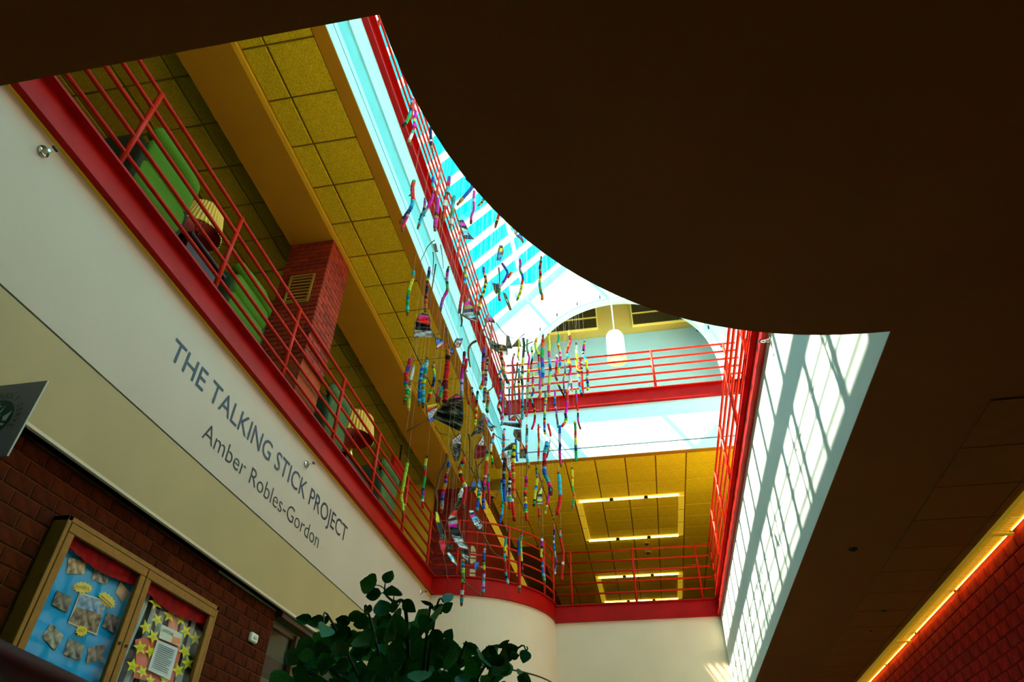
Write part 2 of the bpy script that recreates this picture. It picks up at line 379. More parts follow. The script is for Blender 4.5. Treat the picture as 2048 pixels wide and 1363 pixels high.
struct('ceiling_bulkhead', G().box(W(-1.185, -1.0, 1.900), W(-1.012, 3.66, 2.06)), M['bulk'], 'smooth ochre bulkhead running over the brick column', 'ceiling')
g = G().box(W(-2.6, -1.0, 1.952), W(-1.185, 6.6, 1.97))
ci = struct('ceiling_gallery_inner', g, M['grid'], 'ochre tiled ceiling above the armchairs', 'ceiling')
yi = cut(rng(.901, .169, .5, 3.66), .5, 3.66)
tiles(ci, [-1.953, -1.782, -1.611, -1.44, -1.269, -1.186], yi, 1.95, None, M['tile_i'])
g = G().box(W(-1.0, Y3+.03, ZC2+.002), W(1.6, 6.6, ZC2+.02))
cb = struct('ceiling_gallery_back', g, M['grid'], 'ochre tiled ceiling over the far gallery with two square light rings', 'ceiling')
xb = cut(rng(.324, T, -.92, .86), -.92, .86)
yb_ = cut(rng(3.607, T*1.02, Y3+.035, 6.5), Y3+.035, 6.5)
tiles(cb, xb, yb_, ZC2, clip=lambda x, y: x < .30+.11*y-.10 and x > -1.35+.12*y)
struct('trim_5', G().box(W(X3, Y3+.001, ZC2-.003), W(1.2, Y3+.035, ZC2+.02)), M['bulk'], 'brown border between tiles and the far top fascia', 'trim')
# longer ceiling rails (main runners) of the far ceiling, visible as stronger lines
# enclosing walls of the galleries
struct('wall_gallery_left', G().box(W(-2.65, -1.6, ZF2-.05), W(-2.6, 6.6, ZF3)), M['ochre'], 'ochre wall at the back of the left gallery')
struct('wall_gallery_back', G().box(W(-2.6, 6.55, ZF2-.05), W(2.2, 6.6, ZF3)), M['ochre'], 'ochre wall at the end of the far gallery')
struct('wall_gallery_right', G().box(W(2.15, -1.6, ZF2-.05), W(2.2, 6.6, ZF3)), M['ochre'], 'ochre wall at the back of the right gallery')
struct('wall_gallery_near', G().box(W(-2.6, -1.65, ZF2-.05), W(2.2, -1.6, ZF3)), M['ochre'], 'ochre wall of the gallery behind the viewer')
struct('wall_gallery_end', G().box(W(-2.6, 3.66, ZF2), W(-1.19, 3.70, 1.952)), M['ochre'], 'ochre end wall beyond the left gallery railing')
g = G().box(W(X3-.02, -1.2, ZC2), W(2.2, -.6, ZC2+.02)).box(W(.722, -.6, ZC2), W(2.2, Y3+.03, ZC2+.02)).box(W(1.5, Y3, ZC2), W(2.2, 6.6, ZC2+.02)).box(W(-2.6, -1.65, ZC2+.1), W(2.2, -1.0, ZC2+.12))
struct('ceiling_gallery_rest', g, M['bulk'], 'plain ochre ceiling over the near and right gallery', 'ceiling')
# ground level walls
struct('wall_near', G().box(W(-1.3, -1.65, ZG), W(.95, -1.6, ZS+.1)), M['cream'], 'cream lobby wall behind the viewer')
struct('wall_far', G().box(W(XR-.03, 5.15, ZG), W(.95, 5.2, ZS+.1)), M['cream'], 'cream wall at the far end of the right aisle')
struct('wall_aisle', G().box(W(XR-.03, YB, ZG), W(XR, 5.2, ZS+.1)), M['cream'], 'cream side wall beyond the right aisle')

# ------------------------------------------------------------------ top gallery walls, skylight
RZ = 4.325
EX = 1.160
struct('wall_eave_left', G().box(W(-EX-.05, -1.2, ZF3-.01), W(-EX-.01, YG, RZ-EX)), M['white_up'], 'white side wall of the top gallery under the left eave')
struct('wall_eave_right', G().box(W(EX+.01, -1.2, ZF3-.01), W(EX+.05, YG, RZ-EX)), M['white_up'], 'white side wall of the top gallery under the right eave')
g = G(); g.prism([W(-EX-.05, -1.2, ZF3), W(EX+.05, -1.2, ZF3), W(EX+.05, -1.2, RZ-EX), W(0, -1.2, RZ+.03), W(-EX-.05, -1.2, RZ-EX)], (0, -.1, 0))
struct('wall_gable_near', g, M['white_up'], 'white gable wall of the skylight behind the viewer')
# far gable wall with the arched opening
AC, AZ, AR = .007, 2.802, .674
NA = 40
arch = [(AC+AR*math.cos(math.pi*i/NA), AZ+AR*math.sin(math.pi*i/NA)) for i in range(NA+1)]
outer = [(EX+.05, ZF3), (EX+.05, RZ-EX-.02), (0, RZ+.02), (-EX-.05, RZ-EX-.02), (-EX-.05, ZF3)]
AB = ZF3+.0
opening = [(AC+AR, AB)]+arch+[(AC-AR, AB)]
pl = [(EX+.05, ZF3), (EX+.05, RZ-EX-.02), (0, RZ+.02), (-EX-.05, RZ-EX-.02), (-EX-.05, ZF3)]+opening[::-1]
TH = .055
g = G(); g.prism([W(x, YG, z) for x, z in pl], (0, TH*S, 0))
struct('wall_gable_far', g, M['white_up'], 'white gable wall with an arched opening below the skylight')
# room behind the arch
AYR = 4.15; KR = AYR/4.6
struct('wall_arch_room', G().box(W(-.80, AYR+.012, ZF3), W(.80, AYR+.05, 3.75)), mat('pale_yellow_plaster', (.62, .45, .12), .6, .03, 2), 'pale yellow wall of the room beyond the arch')
struct('wall_arch_room_low', G().box(W(-.80, AYR, ZF3), W(.80, AYR+.011, 3.735*KR)), mat('pale_grey_plaster', (.34, .46, .48), .6, .03, 2), 'pale grey lower wall of the room beyond the arch')  # bluish tint paints in the sky light on the lower wall
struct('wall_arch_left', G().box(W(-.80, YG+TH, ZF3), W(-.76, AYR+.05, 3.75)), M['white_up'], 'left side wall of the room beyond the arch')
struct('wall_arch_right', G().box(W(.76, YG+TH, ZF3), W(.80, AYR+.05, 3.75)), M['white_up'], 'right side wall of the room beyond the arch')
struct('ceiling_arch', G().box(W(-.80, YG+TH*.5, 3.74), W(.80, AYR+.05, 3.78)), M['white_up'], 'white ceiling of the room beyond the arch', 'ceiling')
# louvred windows in that room
M['louvre'] = mat('dark_louvre', (.10, .06, .008), .5); M['louvregap'] = mat('black_louvre_gap', (.012, .01, .004), .6)
M['wframe'] = mat('pale_yellow_frame', (.85, .72, .20), .5)
def louvre_window(n, x0, x1, z0, z1, zt, label):
    x0, x1, z0, z1, zt = [q*KR for q in (x0, x1, z0, z1, zt)]; yw = AYR+.011
    r = struct('window_%d' % n, G().box(W(x0, yw-.008, z0), W(x1, yw-.003, z1)), M['louvregap'], label, 'window')
    for a, b in [((x0-.010, z0-.010), (x0, z1+.010)), ((x1, z0-.010), (x1+.010, z1+.010)), ((x0, z0-.010), (x1, z0)), ((x0, z1), (x1, z1+.010)), ((x0, zt-.004), (x1, zt+.004))]:
        ob('window_frame', G().box(W(a[0], yw-.022, a[1]), W(b[0], yw, b[1])), M['wframe'], r)
    N = int((x1-x0)/.0113)
    for zz in ((z0, zt-.004), (zt+.004, z1)):
        gg = G()
        for k in range(N):
            x = x0+(x1-x0)*(k+.5)/N
            gg.box(W(x-.003, yw-.016, zz[0]), W(x+.003, yw-.0085, zz[1]))
        tag(ob('louvre_slats', gg, M['louvre'], r), kind='stuff')
    return r
louvre_window(1, -.66, -.15, 3.842, 4.10, 3.962, 'dark louvred window left of the pendant lamp, seen through the arch')
louvre_window(2, .168, .68, 3.826, 4.10, 3.958, 'dark louvred window right of the pendant lamp, seen through the arch')

# skylight: mullions, purlins, panes on both slopes
sky = thing('window_3', W(0, 1.4, RZ), 'pitched glass skylight with white glazing bars over the atrium', 'skylight', None, 'structure')
Y0S = -1.15
rys = [3.596-.182*k for k in range(27)]
for sgn in (-1, 1):
    def RP(x, y, h=0.0):                                       # point on slope at |x|, height h above plane
        return W(sgn*(x+h*.7071), y, RZ-x+h*.7071)
    def bar(name, y, w, h0, h1, m):
        q = G(); a = [RP(EX+.03, y-w, h0), RP(EX+.03, y+w, h0), RP(EX+.03, y+w, h1), RP(EX+.03, y-w, h1)]
        b = [RP(0, y-w, h0), RP(0, y+w, h0), RP(0, y+w, h1), RP(0, y-w, h1)]
        q.add(a+b, [(0,1,2,3), (7,6,5,4), (0,4,5,1), (1,5,6,2), (2,6,7,3), (3,7,4,0)]); ob(name, q, m, sky)
    last = YG-.004
    for k, y in enumerate(rys):
        bar('glazing_bar', y, .0125, .004, -.040, M['mullion'])
        bar('glazing_gasket', y-.012, .0016, .002, -.004, M['mulldark'])
        q = G().add([RP(EX+.03, y, .002), RP(EX+.03, last, .002), RP(.0, last, .002), RP(.0, y, .002)], [(0, 1, 2, 3)])
        ob('pane', q, M['pane'], sky); last = y-.003
    for x, pr_ in ((1.088, .085), (.70, .055), (.34, .055)):
        ob('purlin', G().tube([RP(x, Y0S, -.07), RP(x, YG, -.07)], pr_, 8), M['mullion'], sky, True)
    bar('flashing', YG-.003, .011, .004, -.03, M['mullion'])
ob('ridge_beam', G().box(W(-.02, Y0S, RZ-.06), W(.02, YG, RZ+.03)), M['mullion'], sky)
# ------------------------------------------------------------------ brick walls on the ground level
def brick_mesh(name, axis, L, H, D, m, e=.006):
    # axis: outward direction 'x+','x-','y-'; L along wall, H height, D depth; front face chamfered; origin at back centre
    vs = []
    for dd, ins in ((0, 0), (D*.7, 0), (D, e)):
        for a, b in ((-1, -1), (1, -1), (1, 1), (-1, 1)):
            vs.append((dd, a*(L/2-ins), b*(H/2-ins)))
    if axis == 'x-': vs = [(-a, b, c) for a, b, c in vs]
    if axis == 'y-': vs = [(b, -a, c) for a, b, c in vs]
    if axis == 'y+': vs = [(b, a, c) for a, b, c in vs]
    fs = [(8, 9, 10, 11)]
    for q in (0, 4):
        for k in range(4): fs.append((q+k, q+(k+1) % 4, q+4+(k+1) % 4, q+4+k))
    return mesh_of(name, G().add(vs, fs), m)
BL, BH, JT = .0605*S, .0283*S, .010
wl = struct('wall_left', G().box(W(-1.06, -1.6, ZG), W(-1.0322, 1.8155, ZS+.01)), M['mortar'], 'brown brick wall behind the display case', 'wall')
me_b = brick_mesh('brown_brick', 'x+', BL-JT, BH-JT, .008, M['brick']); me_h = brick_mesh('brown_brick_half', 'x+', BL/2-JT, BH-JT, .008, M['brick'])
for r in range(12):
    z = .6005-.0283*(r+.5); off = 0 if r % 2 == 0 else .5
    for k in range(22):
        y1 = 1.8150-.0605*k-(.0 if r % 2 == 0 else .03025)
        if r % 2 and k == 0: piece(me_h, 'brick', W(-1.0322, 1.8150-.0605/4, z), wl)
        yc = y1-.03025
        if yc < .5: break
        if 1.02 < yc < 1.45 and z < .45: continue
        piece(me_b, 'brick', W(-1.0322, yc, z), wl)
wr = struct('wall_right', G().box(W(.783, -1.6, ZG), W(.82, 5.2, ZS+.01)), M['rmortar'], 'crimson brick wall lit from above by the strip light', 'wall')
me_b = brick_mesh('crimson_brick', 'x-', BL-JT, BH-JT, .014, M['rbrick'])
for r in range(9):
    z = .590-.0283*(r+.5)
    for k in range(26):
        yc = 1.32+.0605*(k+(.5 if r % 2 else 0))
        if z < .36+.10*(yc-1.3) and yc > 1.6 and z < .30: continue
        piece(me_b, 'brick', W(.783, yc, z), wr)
# storefront beyond the brick wall
M['bronze'] = mat('dark_bronze_frame', (.075, .040, .012), .4, metal=.3)
M['goldframe'] = mat('bronze_gold_frame', (.22, .105, .012), .38, .1, 20, metal=.45)
sf = thing('window_4', W(-1.03, 1.82, ZG), 'dark bronze shopfront frame beside the brick wall, half hidden by the plant', 'window', None, 'structure')
for a, b in [((1.8165, .585), (3.13, .603)), ((1.8165, .560), (3.13, .572))]:
    ob('frame_header', G().cbox(W(-1.045, a[0], a[1]), W(-1.008 if a[1] > .58 else -1.03, b[0], b[1]), .004), M['bronze'], sf)
for y in (1.950, 2.30, 2.65, 3.0):
    ob('frame_mullion', G().cbox(W(-1.045, y, ZG), W(-1.02, y+.035, .572), .004), M['bronze'], sf)
M['cglass'] = glass('clear_glass', (.85, .85, .82), .07)
for y0, y1 in ((1.8165, 1.95), (1.985, 2.30), (2.335, 2.65), (2.685, 3.0)):
    ob('pane', G().box(W(-1.036, y0, ZG), W(-1.034, y1, .56)), M['cglass'], sf)
g = G().box(W(-1.7, 1.5, ZG), W(-1.68, 3.3, ZS)).box(W(-1.7, 1.5, ZG), W(-1.06, 1.52, ZS)).box(W(-1.7, 3.28, ZG), W(-1.03, 3.3, ZS)).box(W(-1.7, 1.5, ZG-.02), W(-1.03, 3.3, ZG)).box(W(-1.7, 1.5, .60), W(-1.03, 3.3, .62))
struct('wall_shop', g, mat('dim_cream_wall', (.42, .33, .17), .7, .05, 2), 'dim cream room seen through the shopfront', 'wall')
struct('trim_6', G().box(W(-1.30, 1.53, .545), W(-1.27, 3.27, .60)), mat('dull_red_lintel', (.20, .02, .006), .6), 'dull red bulkhead inside the shopfront', 'trim')
# thermostat
t = thing('thermostat', atX(505, 1275, -1.027), 'small white thermostat box on the brown brick wall', 'thermostat')
c = WL[t.name]; M['offwhite'] = mat('off_white_plastic', (.70, .66, .52), .4)
ob('cover', G().cbox(c+Vector((-.012, -.065, -.04)), c+Vector((.028, .065, .04)), .010), M['offwhite'], t)
ob('dial', G().cbox(c+Vector((.028, -.03, -.012)), c+Vector((.034, .03, .012)), .003), mat('grey_plastic', (.4, .38, .32), .5), t)

# ------------------------------------------------------------------ wall lettering
def text_geo(body, size, shear=0.0, offset=0.0, spacing=1.0):
    cu = bpy.data.curves.new('txt', 'FONT'); cu.body = body; cu.size = size; cu.space_character = spacing; cu.offset = offset
    cu.resolution_u = 3; cu.align_x = 'LEFT'
    o = bpy.data.objects.new('txt', cu); COL.objects.link(o); dg = bpy.context.evaluated_depsgraph_get(); dg.update()
    me = bpy.data.meshes.new_from_object(o.evaluated_get(dg))
    vs = [v.co.copy() for v in me.vertices]; fs = [tuple(p.vertices) for p in me.polygons]
    bpy.data.objects.remove(o); bpy.data.curves.remove(cu); bpy.data.meshes.remove(me)
    return vs, fs
def place_text(vs, p0, p1, hgt, up, nrm, lift):
    """map text so its left baseline is p0, right baseline p1, cap height hgt metres along up; nrm lifts off the surface"""
    x0 = min(v.x for v in vs); x1 = max(v.x for v in vs); yc = max(v.y for v in vs)
    d = Vector(p1)-Vector(p0)
    return [Vector(p0)+d*((v.x-x0)/(x1-x0))+Vector(up)*(v.y/CAP*hgt)+Vector(nrm)*lift for v in vs]
CAP = 0.0
_v, _f = text_geo('H', 1.0); CAP = max(v.y for v in _v)
M['navy'] = mat('navy_vinyl', (.008, .014, .045), .4)
M['slate'] = mat('slate_vinyl', (.012, .012, .014), .5)
def lettering(name, body, y0, y1, zb, hz, m, label, bold, spacing):
    """each letter its own piece: word positions come from the full line's advance"""
    root = None
    full, _ = text_geo(body, 1.0, 0, bold, spacing)
    x0 = min(v.x for v in full); x1 = max(v.x for v in full)
    root = thing(name, W(XL, y0, zb), label, 'lettering')
    for i, ch in enumerate(body):
        if ch == ' ': continue
        pre, _ = text_geo(body[:i+1], 1.0, 0, bold, spacing)
        xe = max(v.x for v in pre)
        vs, fs = text_geo(ch, 1.0, 0, bold, spacing)
        xl, xr = min(v.x for v in vs), max(v.x for v in vs)
        g = G(); P = []
        for lift in (.0005, .003):
            for v in vs:
                X = (xe-(xr-v.x)-x0)/(x1-x0)
                P.append(W(XL, y0+(y1-y0)*X, zb+hz*v.y/CAP)+Vector((lift, 0, 0)))
        n = len(vs)
        g.add(P[n:], fs); ob('letter', g, m, root)
    return root
lettering('wall_lettering', 'THE TALKING STICK PROJECT', 1.044, 2.118, .925, .055, M['navy'], 'large capital lettering of the project title on the pale panel', .003, 1.0)
lettering('wall_lettering', 'Amber Robles-Gordon', 1.237, 1.926, .828, .046, M['slate'], 'thinner line of lettering with the artist name below the title', -.009, 1.0)

# ------------------------------------------------------------------ sprinkler heads
def sprinkler(p, nx, label, name='sprinkler_head'):
    t = thing(name, p, label, 'sprinkler', 'sidewall sprinkler heads')
    def L(a): return Vector(p)+Vector((nx*a[0], a[1], a[2]))
    g = G(); g.tube([L((.001, 0, 0)), L((.012, 0, 0))], .042, 14); ob('escutcheon', g, M['chrome'], t, True)
    ob('nozzle', G().tube([L((.012, 0, 0)), L((.05, 0, 0))], [.02, .012], 10), M['steel'], t)
    ob('frame_arms', G().tube([L((.045, .018, 0)), L((.075, .012, 0)), L((.085, 0, 0)), L((.075, -.012, 0)), L((.045, -.018, 0))], .004, 6), M['chrome'], t)
    ob('deflector', G().cbox(L((.083, -.022, .000)), L((.100, .022, .016)), .003), M['dark'], t)
sprinkler(W(XL, .571, 1.041), 1, 'chrome sidewall sprinkler on the pale panel at the upper left')
sprinkler(W(XL, 1.741, 1.027), 1, 'sidewall sprinkler on the pale panel above the word STICK')
sprinkler(W(XL, 2.991, 1.045), 1, 'small sidewall sprinkler near the curved corner above the plant')
sprinkler(W(XR, 1.385, 1.057), -1, 'sidewall sprinkler at the top of the sunlit right fascia')
# small fittings in the dark lower ceiling
def ceil_disc(px, py, r, label, name, cat, m):
    p = atZ(px, py, ZS); t = thing(name, p-Vector((0, 0, .02)), label, cat)
    ob('ring', G().lathe(p, [(r*.55, -.001), (r*.6, -.012), (r, -.010), (r*1.02, 0)], 18), m, t, True)
    ob('core', G().lathe(p, [(.001, -.022), (r*.3, -.022), (r*.45, -.001)], 12), M['dark'], t, True)
M['dimbrown'] = mat('dim_brown_ring', (.05, .02, .002), .6)
ceil_disc(1706, 1097, .035, 'small black detector on the dark brown ceiling', 'smoke_detector', 'detector', M['dark'])
ceil_disc(1767, 1218, .07, 'dim recessed downlight in the dark brown ceiling tiles', 'downlight', 'light', M['dimbrown'])
ceil_disc(1741, 1258, .03, 'tiny sprinkler rose in the dark brown ceiling tiles', 'ceiling_sprinkler', 'sprinkler', M['dimbrown'])

# ------------------------------------------------------------------ strip light along the crimson wall
M['louvregold'] = mat('gold_reflector', (.80, .52, .05), .5, emis=(1, .62, .03), estr=.13)  # faint glow added to housing and blades as painted-in lamp light
M['tubeglow'] = mat('yellow_lamp_tube', (.9, .7, .2), .5, emis=(1.0, .74, .10), estr=7.0)
t = thing('strip_light', W(.757, 2.0, .59), 'long yellow strip light where the dark ceiling meets the crimson wall', 'light')
ob('housing', G().box(W(.735, 1.15, .5985), W(.7755, 3.35, .6010)), M['louvregold'], t)
ob('lip', G().box(W(.735, 1.15, .5935), W(.7375, 3.35, .5985)), M['louvregold'], t)
g = G()
for k in range(300):
    y = 1.15+2.2*k/300; g.box(W(.7375, y, .5955), W(.7705, y+.0030, .5985))
tag(ob('louvre_blades', g, M['louvregold'], t), kind='stuff')
for k in range(6):
    y = 1.17+.365*k
    ob('lamp_tube', G().tube([W(.7730, y, .5950), W(.7730, y+.345, .5950)], .0048, 8), M['tubeglow'], t, True)
for y in (1.52, 2.325):
    ob('bracket', G().cbox(W(.734, y, .590), W(.779, y+.012, .5935), .003), M['louvregold'], t)
g = G()
for k in range(74):
    y = 1.45+.875*k/74; c = W(.755, y, .5945)
    g.cbox(c+Vector((-.020, -.008, -.004)), c+Vector((.020, .008, .004)), .003)
tag(ob('louvre_beads', g, mat('gold_bead', (.85, .6, .1), .3, emis=(1, .6, .05), estr=.25), t), kind='stuff')  # beads are no lamps; their faint glow imitates light from the tubes

# ------------------------------------------------------------------ hanging coffee sign on the left wall
sg = thing('blade_sign', W(-.965, .725, .487), 'grey blade sign with a round green emblem at the left edge', 'sign')
ZT, ZB_ = .6205, .485
ob('board', G().box(W(-1.032, .725, ZB_), W(-.900, .7275, ZT)), mat('grey_sign_board', (.17, .15, .14), .5), sg)
ob('edge_strip', G().box(W(-.8998, .7248, ZB_), W(-.8992, .7278, ZT)), mat('pale_edge', (.5, .45, .35), .5), sg)
M['emb'] = mat('emblem_green', (.006, .045, .028), .5); M['embl'] = mat('emblem_light', (.42, .41, .33), .5)
cx, cz, R_ = -.9655, .5530, .0365
def SG(x, z, d): return W(x, .7249-d, z)
def disc(g, x, z, r, d, n=40): g.add([SG(x, z, d)]+[SG(x+r*math.cos(2*math.pi*k/n), z+r*math.sin(2*math.pi*k/n), d) for k in range(n)], [(0, 1+k, 1+(k+1) % n) for k in range(n)])
g = G(); disc(g, cx, cz, R_, .0003); ob('emblem_disc', g, M['emb'], sg)
g = G()                                                        # crown star
pts = []
for k in range(10):
    a = math.pi/2+math.pi*k/5; rr = .0088 if k % 2 == 0 else .0034
    pts.append(SG(cx+rr*math.cos(a), cz+.0225+rr*math.sin(a), .0006))
g.add(pts, [tuple(range(10))]); ob('emblem_star', g, M['embl'], sg)
for s_ in (-1, 1):
    g = G(); g.add([SG(cx+s_*.006, cz+.012, .0006), SG(cx+s_*.014, cz+.026, .0006), SG(cx+s_*.011, cz+.012, .0006)], [(0, 1, 2)]); ob('emblem_ray', g, M['embl'], sg)
    g = G(); g.add([SG(cx+s_*.019, cz+.004, .0006), SG(cx+s_*.031, cz+.014, .0006), SG(cx+s_*.029, cz-.004, .0006), SG(cx+s_*.022, cz-.004, .0006)], [(0, 1, 2, 3)]); ob('emblem_fin', g, M['embl'], sg)
    for q in range(4):                                          # banded tail
        z = cz-.010-.0068*q; x0 = .017-.001*q; x1 = .0295-.0036*q
        g = G(); g.add([SG(cx+s_*x0, z+.0035, .0006), SG(cx+s_*x1, z+.0005, .0006), SG(cx+s_*(x1-.002), z-.003, .0006), SG(cx+s_*x0, z, .0006)], [(0, 1, 2, 3)]); ob('emblem_band', g, M['embl'], sg)
    for q in range(3):                                          # wavy strands
        g = G(); P = []
        for k in range(9):
            zz = cz+.008-.0048*k; xx = cx+s_*(.0045+.0035*q+.0022*math.sin(k*.9+q)); P += [SG(xx-.0006, zz, .0006), SG(xx+.0006, zz, .0006)]
        g.add(P, [(2*k, 2*k+1, 2*k+3, 2*k+2) for k in range(8)]); ob('emblem_strand', g, M['embl'], sg)
txt = 'WE PROUDLY SERVE'
for i, ch in enumerate(txt):
    if ch == ' ': continue
    a = math.radians(90-(i-6.1)*12.2); vs_, fs_ = text_geo(ch, .0135); xm = (min(v.x for v in vs_)+max(v.x for v in vs_))/2
    ca, sa = math.cos(a-math.pi/2), math.sin(a-math.pi/2); rr = R_+.0045
    g = G(); g.add([SG(cx+rr*math.cos(a)+(v.x-xm)*ca-v.y*sa, cz+rr*math.sin(a)+(v.x-xm)*sa+v.y*ca, .0004) for v in vs_], fs_)
    ob('letter', g, M['emb'], sg)
g = G(); disc(g, cx+.0375, cz-.0135, .0012, .0004, 8); ob('dot', g, M['emb'], sg)

# ------------------------------------------------------------------ display case
XC = -1.0
def CP(a, b, x=-1.012):                                          # crop pixel of the case -> point on plane x
    return atX(a/3.756, 1000+b/3.756, x)
def CY(y, z, x): return W(x, y, z)
case = thing('display_case', W(-1.03, 1.23, .16), 'bronze framed glass display case with two doors on the brick wall', 'display case')
Y0c, Y1c, YM, Z1c, Z0c = .972, 1.492, 1.215, .511, .17
ob('back_panel', G().box(W(-1.0285, Y0c, Z0c), W(-1.0262, Y1c, Z1c)), mat('case_backing', (.03, .02, .015), .8), case)
for a, b in [((Y0c, Z1c-.010), (Y1c, Z1c)), ((Y0c, Z0c), (Y1c, Z0c+.01)), ((Y0c, Z0c), (Y0c+.010, Z1c)), ((Y1c-.010, Z0c), (Y1c, Z1c))]:
    ob('case_side', G().cbox(W(-1.0285, a[0], a[1]), W(-.996, b[0], b[1]), .004), M['goldframe'], case)
for y0, y1 in ((Y0c+.0105, YM-.001), (YM+.001, Y1c-.0105)):
    z0, z1 = Z0c+.0105, Z1c-.0105; w = .017
    d = ob('door', G().cbox(W(-1.004, y0, z1-w), W(-.995, y1, z1), .004), M['goldframe'], case)
    for a, b in [((y0, z0), (y0+w, z1-w)), ((y1-w, z0), (y1, z1-w)), ((y0+w, z0), (y1-w, z0+w))]:
        ob('door_bar', G().cbox(W(-1.004, a[0], a[1]), W(-.995, b[0], b[1]), .004), M['goldframe'], d)
    ob('pane', G().box(W(-1.0008, y0+w*.6, z0+w*.6), W(-1.0002, y1-w*.6, z1-w*.6)), glass('case_glass', (.97, .98, .98), .006), d)
for y in (YM-.010, YM+.010):
    p = W(-.995, y, .354); ob('lock', G().tube([p, p+Vector((.008, 0, 0))], .011, 12), M['dark'], case)
def sheet(name, pts, m, parent, x=-1.012, th=.0015):
    g = G(); P = [CP(a, b, x) for a, b in pts]; g.prism(P, (th, 0, 0)); return ob(name, g, m, parent)
# blue poster board with photographs
M['blue'] = mat('sky_blue_board', (.001, .33, .64), .5, .12, 6, spec=.1)
pb = sheet('poster_board', [(522, 290), (1040, 560), (800, 1430), (120, 1250)], M['blue'], None, -1.020)
tag(pb, 'sky blue poster board with photographs inside the left door of the display case', 'poster')
def photo_mat(i, a, b): return mat('photo_print_%d' % i, a, .4, 0, 24, col2=b, detail=6)
PH = [([(515, 430), (648, 452), (632, 555), (500, 548)], (.10, .05, .02), (.75, .52, .22)),
      ([(722, 478), (835, 530), (795, 635), (690, 590)], (.02, .015, .015), (.55, .5, .42)),
      ([(905, 610), (972, 690), (920, 765), (868, 690)], (.55, .45, .15), (.75, .30, .25)),
      ([(430, 675), (548, 735), (500, 845), (388, 780)], (.01, .01, .01), (.34, .24, .15)),
      ([(805, 842), (910, 885), (862, 1000), (765, 945)], (.02, .02, .02), (.5, .3, .25)),
      ([(385, 918), (482, 1020), (410, 1128), (315, 1020)], (.03, .02, .015), (.55, .45, .3)),
      ([(518, 1035), (635, 1085), (600, 1205), (478, 1155)], (.01, .01, .012), (.42, .32, .22)),
      ([(665, 1100), (785, 1085), (775, 1195), (648, 1222)], (.02, .015, .015), (.45, .3, .2))]
for i, (q, a, b) in enumerate(PH): sheet('photo_print', q, photo_mat(i, a, b), pb, -1.0178)
w_ = sheet('photo_mount', [(600, 690), (802, 755), (725, 1012), (510, 918)], M['offwhite'], pb, -1.0180)
sheet('photo_print', [(603, 700), (795, 762), (772, 860), (572, 800)], photo_mat(20, (.05, .12, .22), (.35, .45, .55)), pb, -1.0172)
sheet('photo_print', [(572, 801), (772, 861), (722, 1000), (518, 910)], photo_mat(21, (.02, .015, .01), (.5, .3, .15)), pb, -1.0172)
M['sun'] = mat('yellow_paper', (.85, .55, .005), .5, .1, 20); M['ink'] = mat('black_ink', (.02, .015, .01), .5)
def burst(cx, cy, rx, ry, rot, parent, n=14):
    pts = []
    for k in range(2*n):
        a = math.pi*k/n; rr = 1 if k % 2 == 0 else .76
        x, y = rx*rr*math.cos(a), ry*rr*math.sin(a); c_, s_ = math.cos(rot), math.sin(rot)
        pts.append((cx+x*c_-y*s_, cy+x*s_+y*c_))
    return sheet('starburst_tag', pts, M['sun'], parent, -1.0168)
def case_text(body, cx, cy, wpx, hpx, rot, parent, x=-1.0150, m=None):
    vs_, fs_ = text_geo(body, 1.0); x0, x1 = min(v.x for v in vs_), max(v.x for v in vs_); c_, s_ = math.cos(rot), math.sin(rot); P = []
    for v in vs_:
        a = ((v.x-x0)/(x1-x0)-.5)*wpx; b = -(v.y/CAP-.5)*hpx; P.append(CP(cx+a*c_-b*s_, cy+a*s_+b*c_, x))
    g = G(); g.add(P, fs_); return ob('print', g, m or M['ink'], parent)
burst(620, 655, 78, 46, .1, pb); case_text('POWERFUL', 622, 655, 105, 24, .10, pb)
burst(802, 748, 82, 48, .75, pb)
for k in range(2): sheet('print_line', [(762+k*-10, 712+k*18), (842+k*-10, 786+k*18), (839+k*-10, 791+k*18), (759+k*-10, 717+k*18)], M['ink'], pb, -1.0150, .0004)
burst(613, 980, 48, 44, .0, pb, 11); case_text('2017', 613, 978, 52, 22, .08, pb)
# striped curtain behind the right door
M['cgrey'] = mat('grey_white_cloth', (.55, .54, .48), .8); M['cblack'] = mat('black_cloth', (.012, .012, .012), .8); M['cred'] = mat('red_satin', (.30, .002, .002), .6, .25, 10, spec=.1)
cz0, cz1 = Z0c+.02, .492
cur = thing('striped_curtain', W(-1.022, 1.37, cz0), 'black and grey striped cloth backing the right door of the display case', 'curtain')
n = 34
for k in range(n):
    y0 = 1.222+.258*k/n; y1 = 1.222+.258*(k+1)/n
    g = G(); P = []
    for q in range(7):
        z = cz0+(cz1-cz0)*q/6; wob = .006*math.sin(q*1.1+k*.35)
        P += [W(-1.0245, y0+wob, z), W(-1.0205+.001*math.sin(k), (y0+y1)/2+wob, z), W(-1.0245, y1+wob, z)]
    g.add(P, [(3*q+j, 3*q+j+1, 3*q+3+j+1, 3*q+3+j) for q in range(6) for j in range(2)])
    ob('stripe', g, M['cgrey'] if (k*7 % 5) in (0, 2, 3) else M['cblack'], cur)
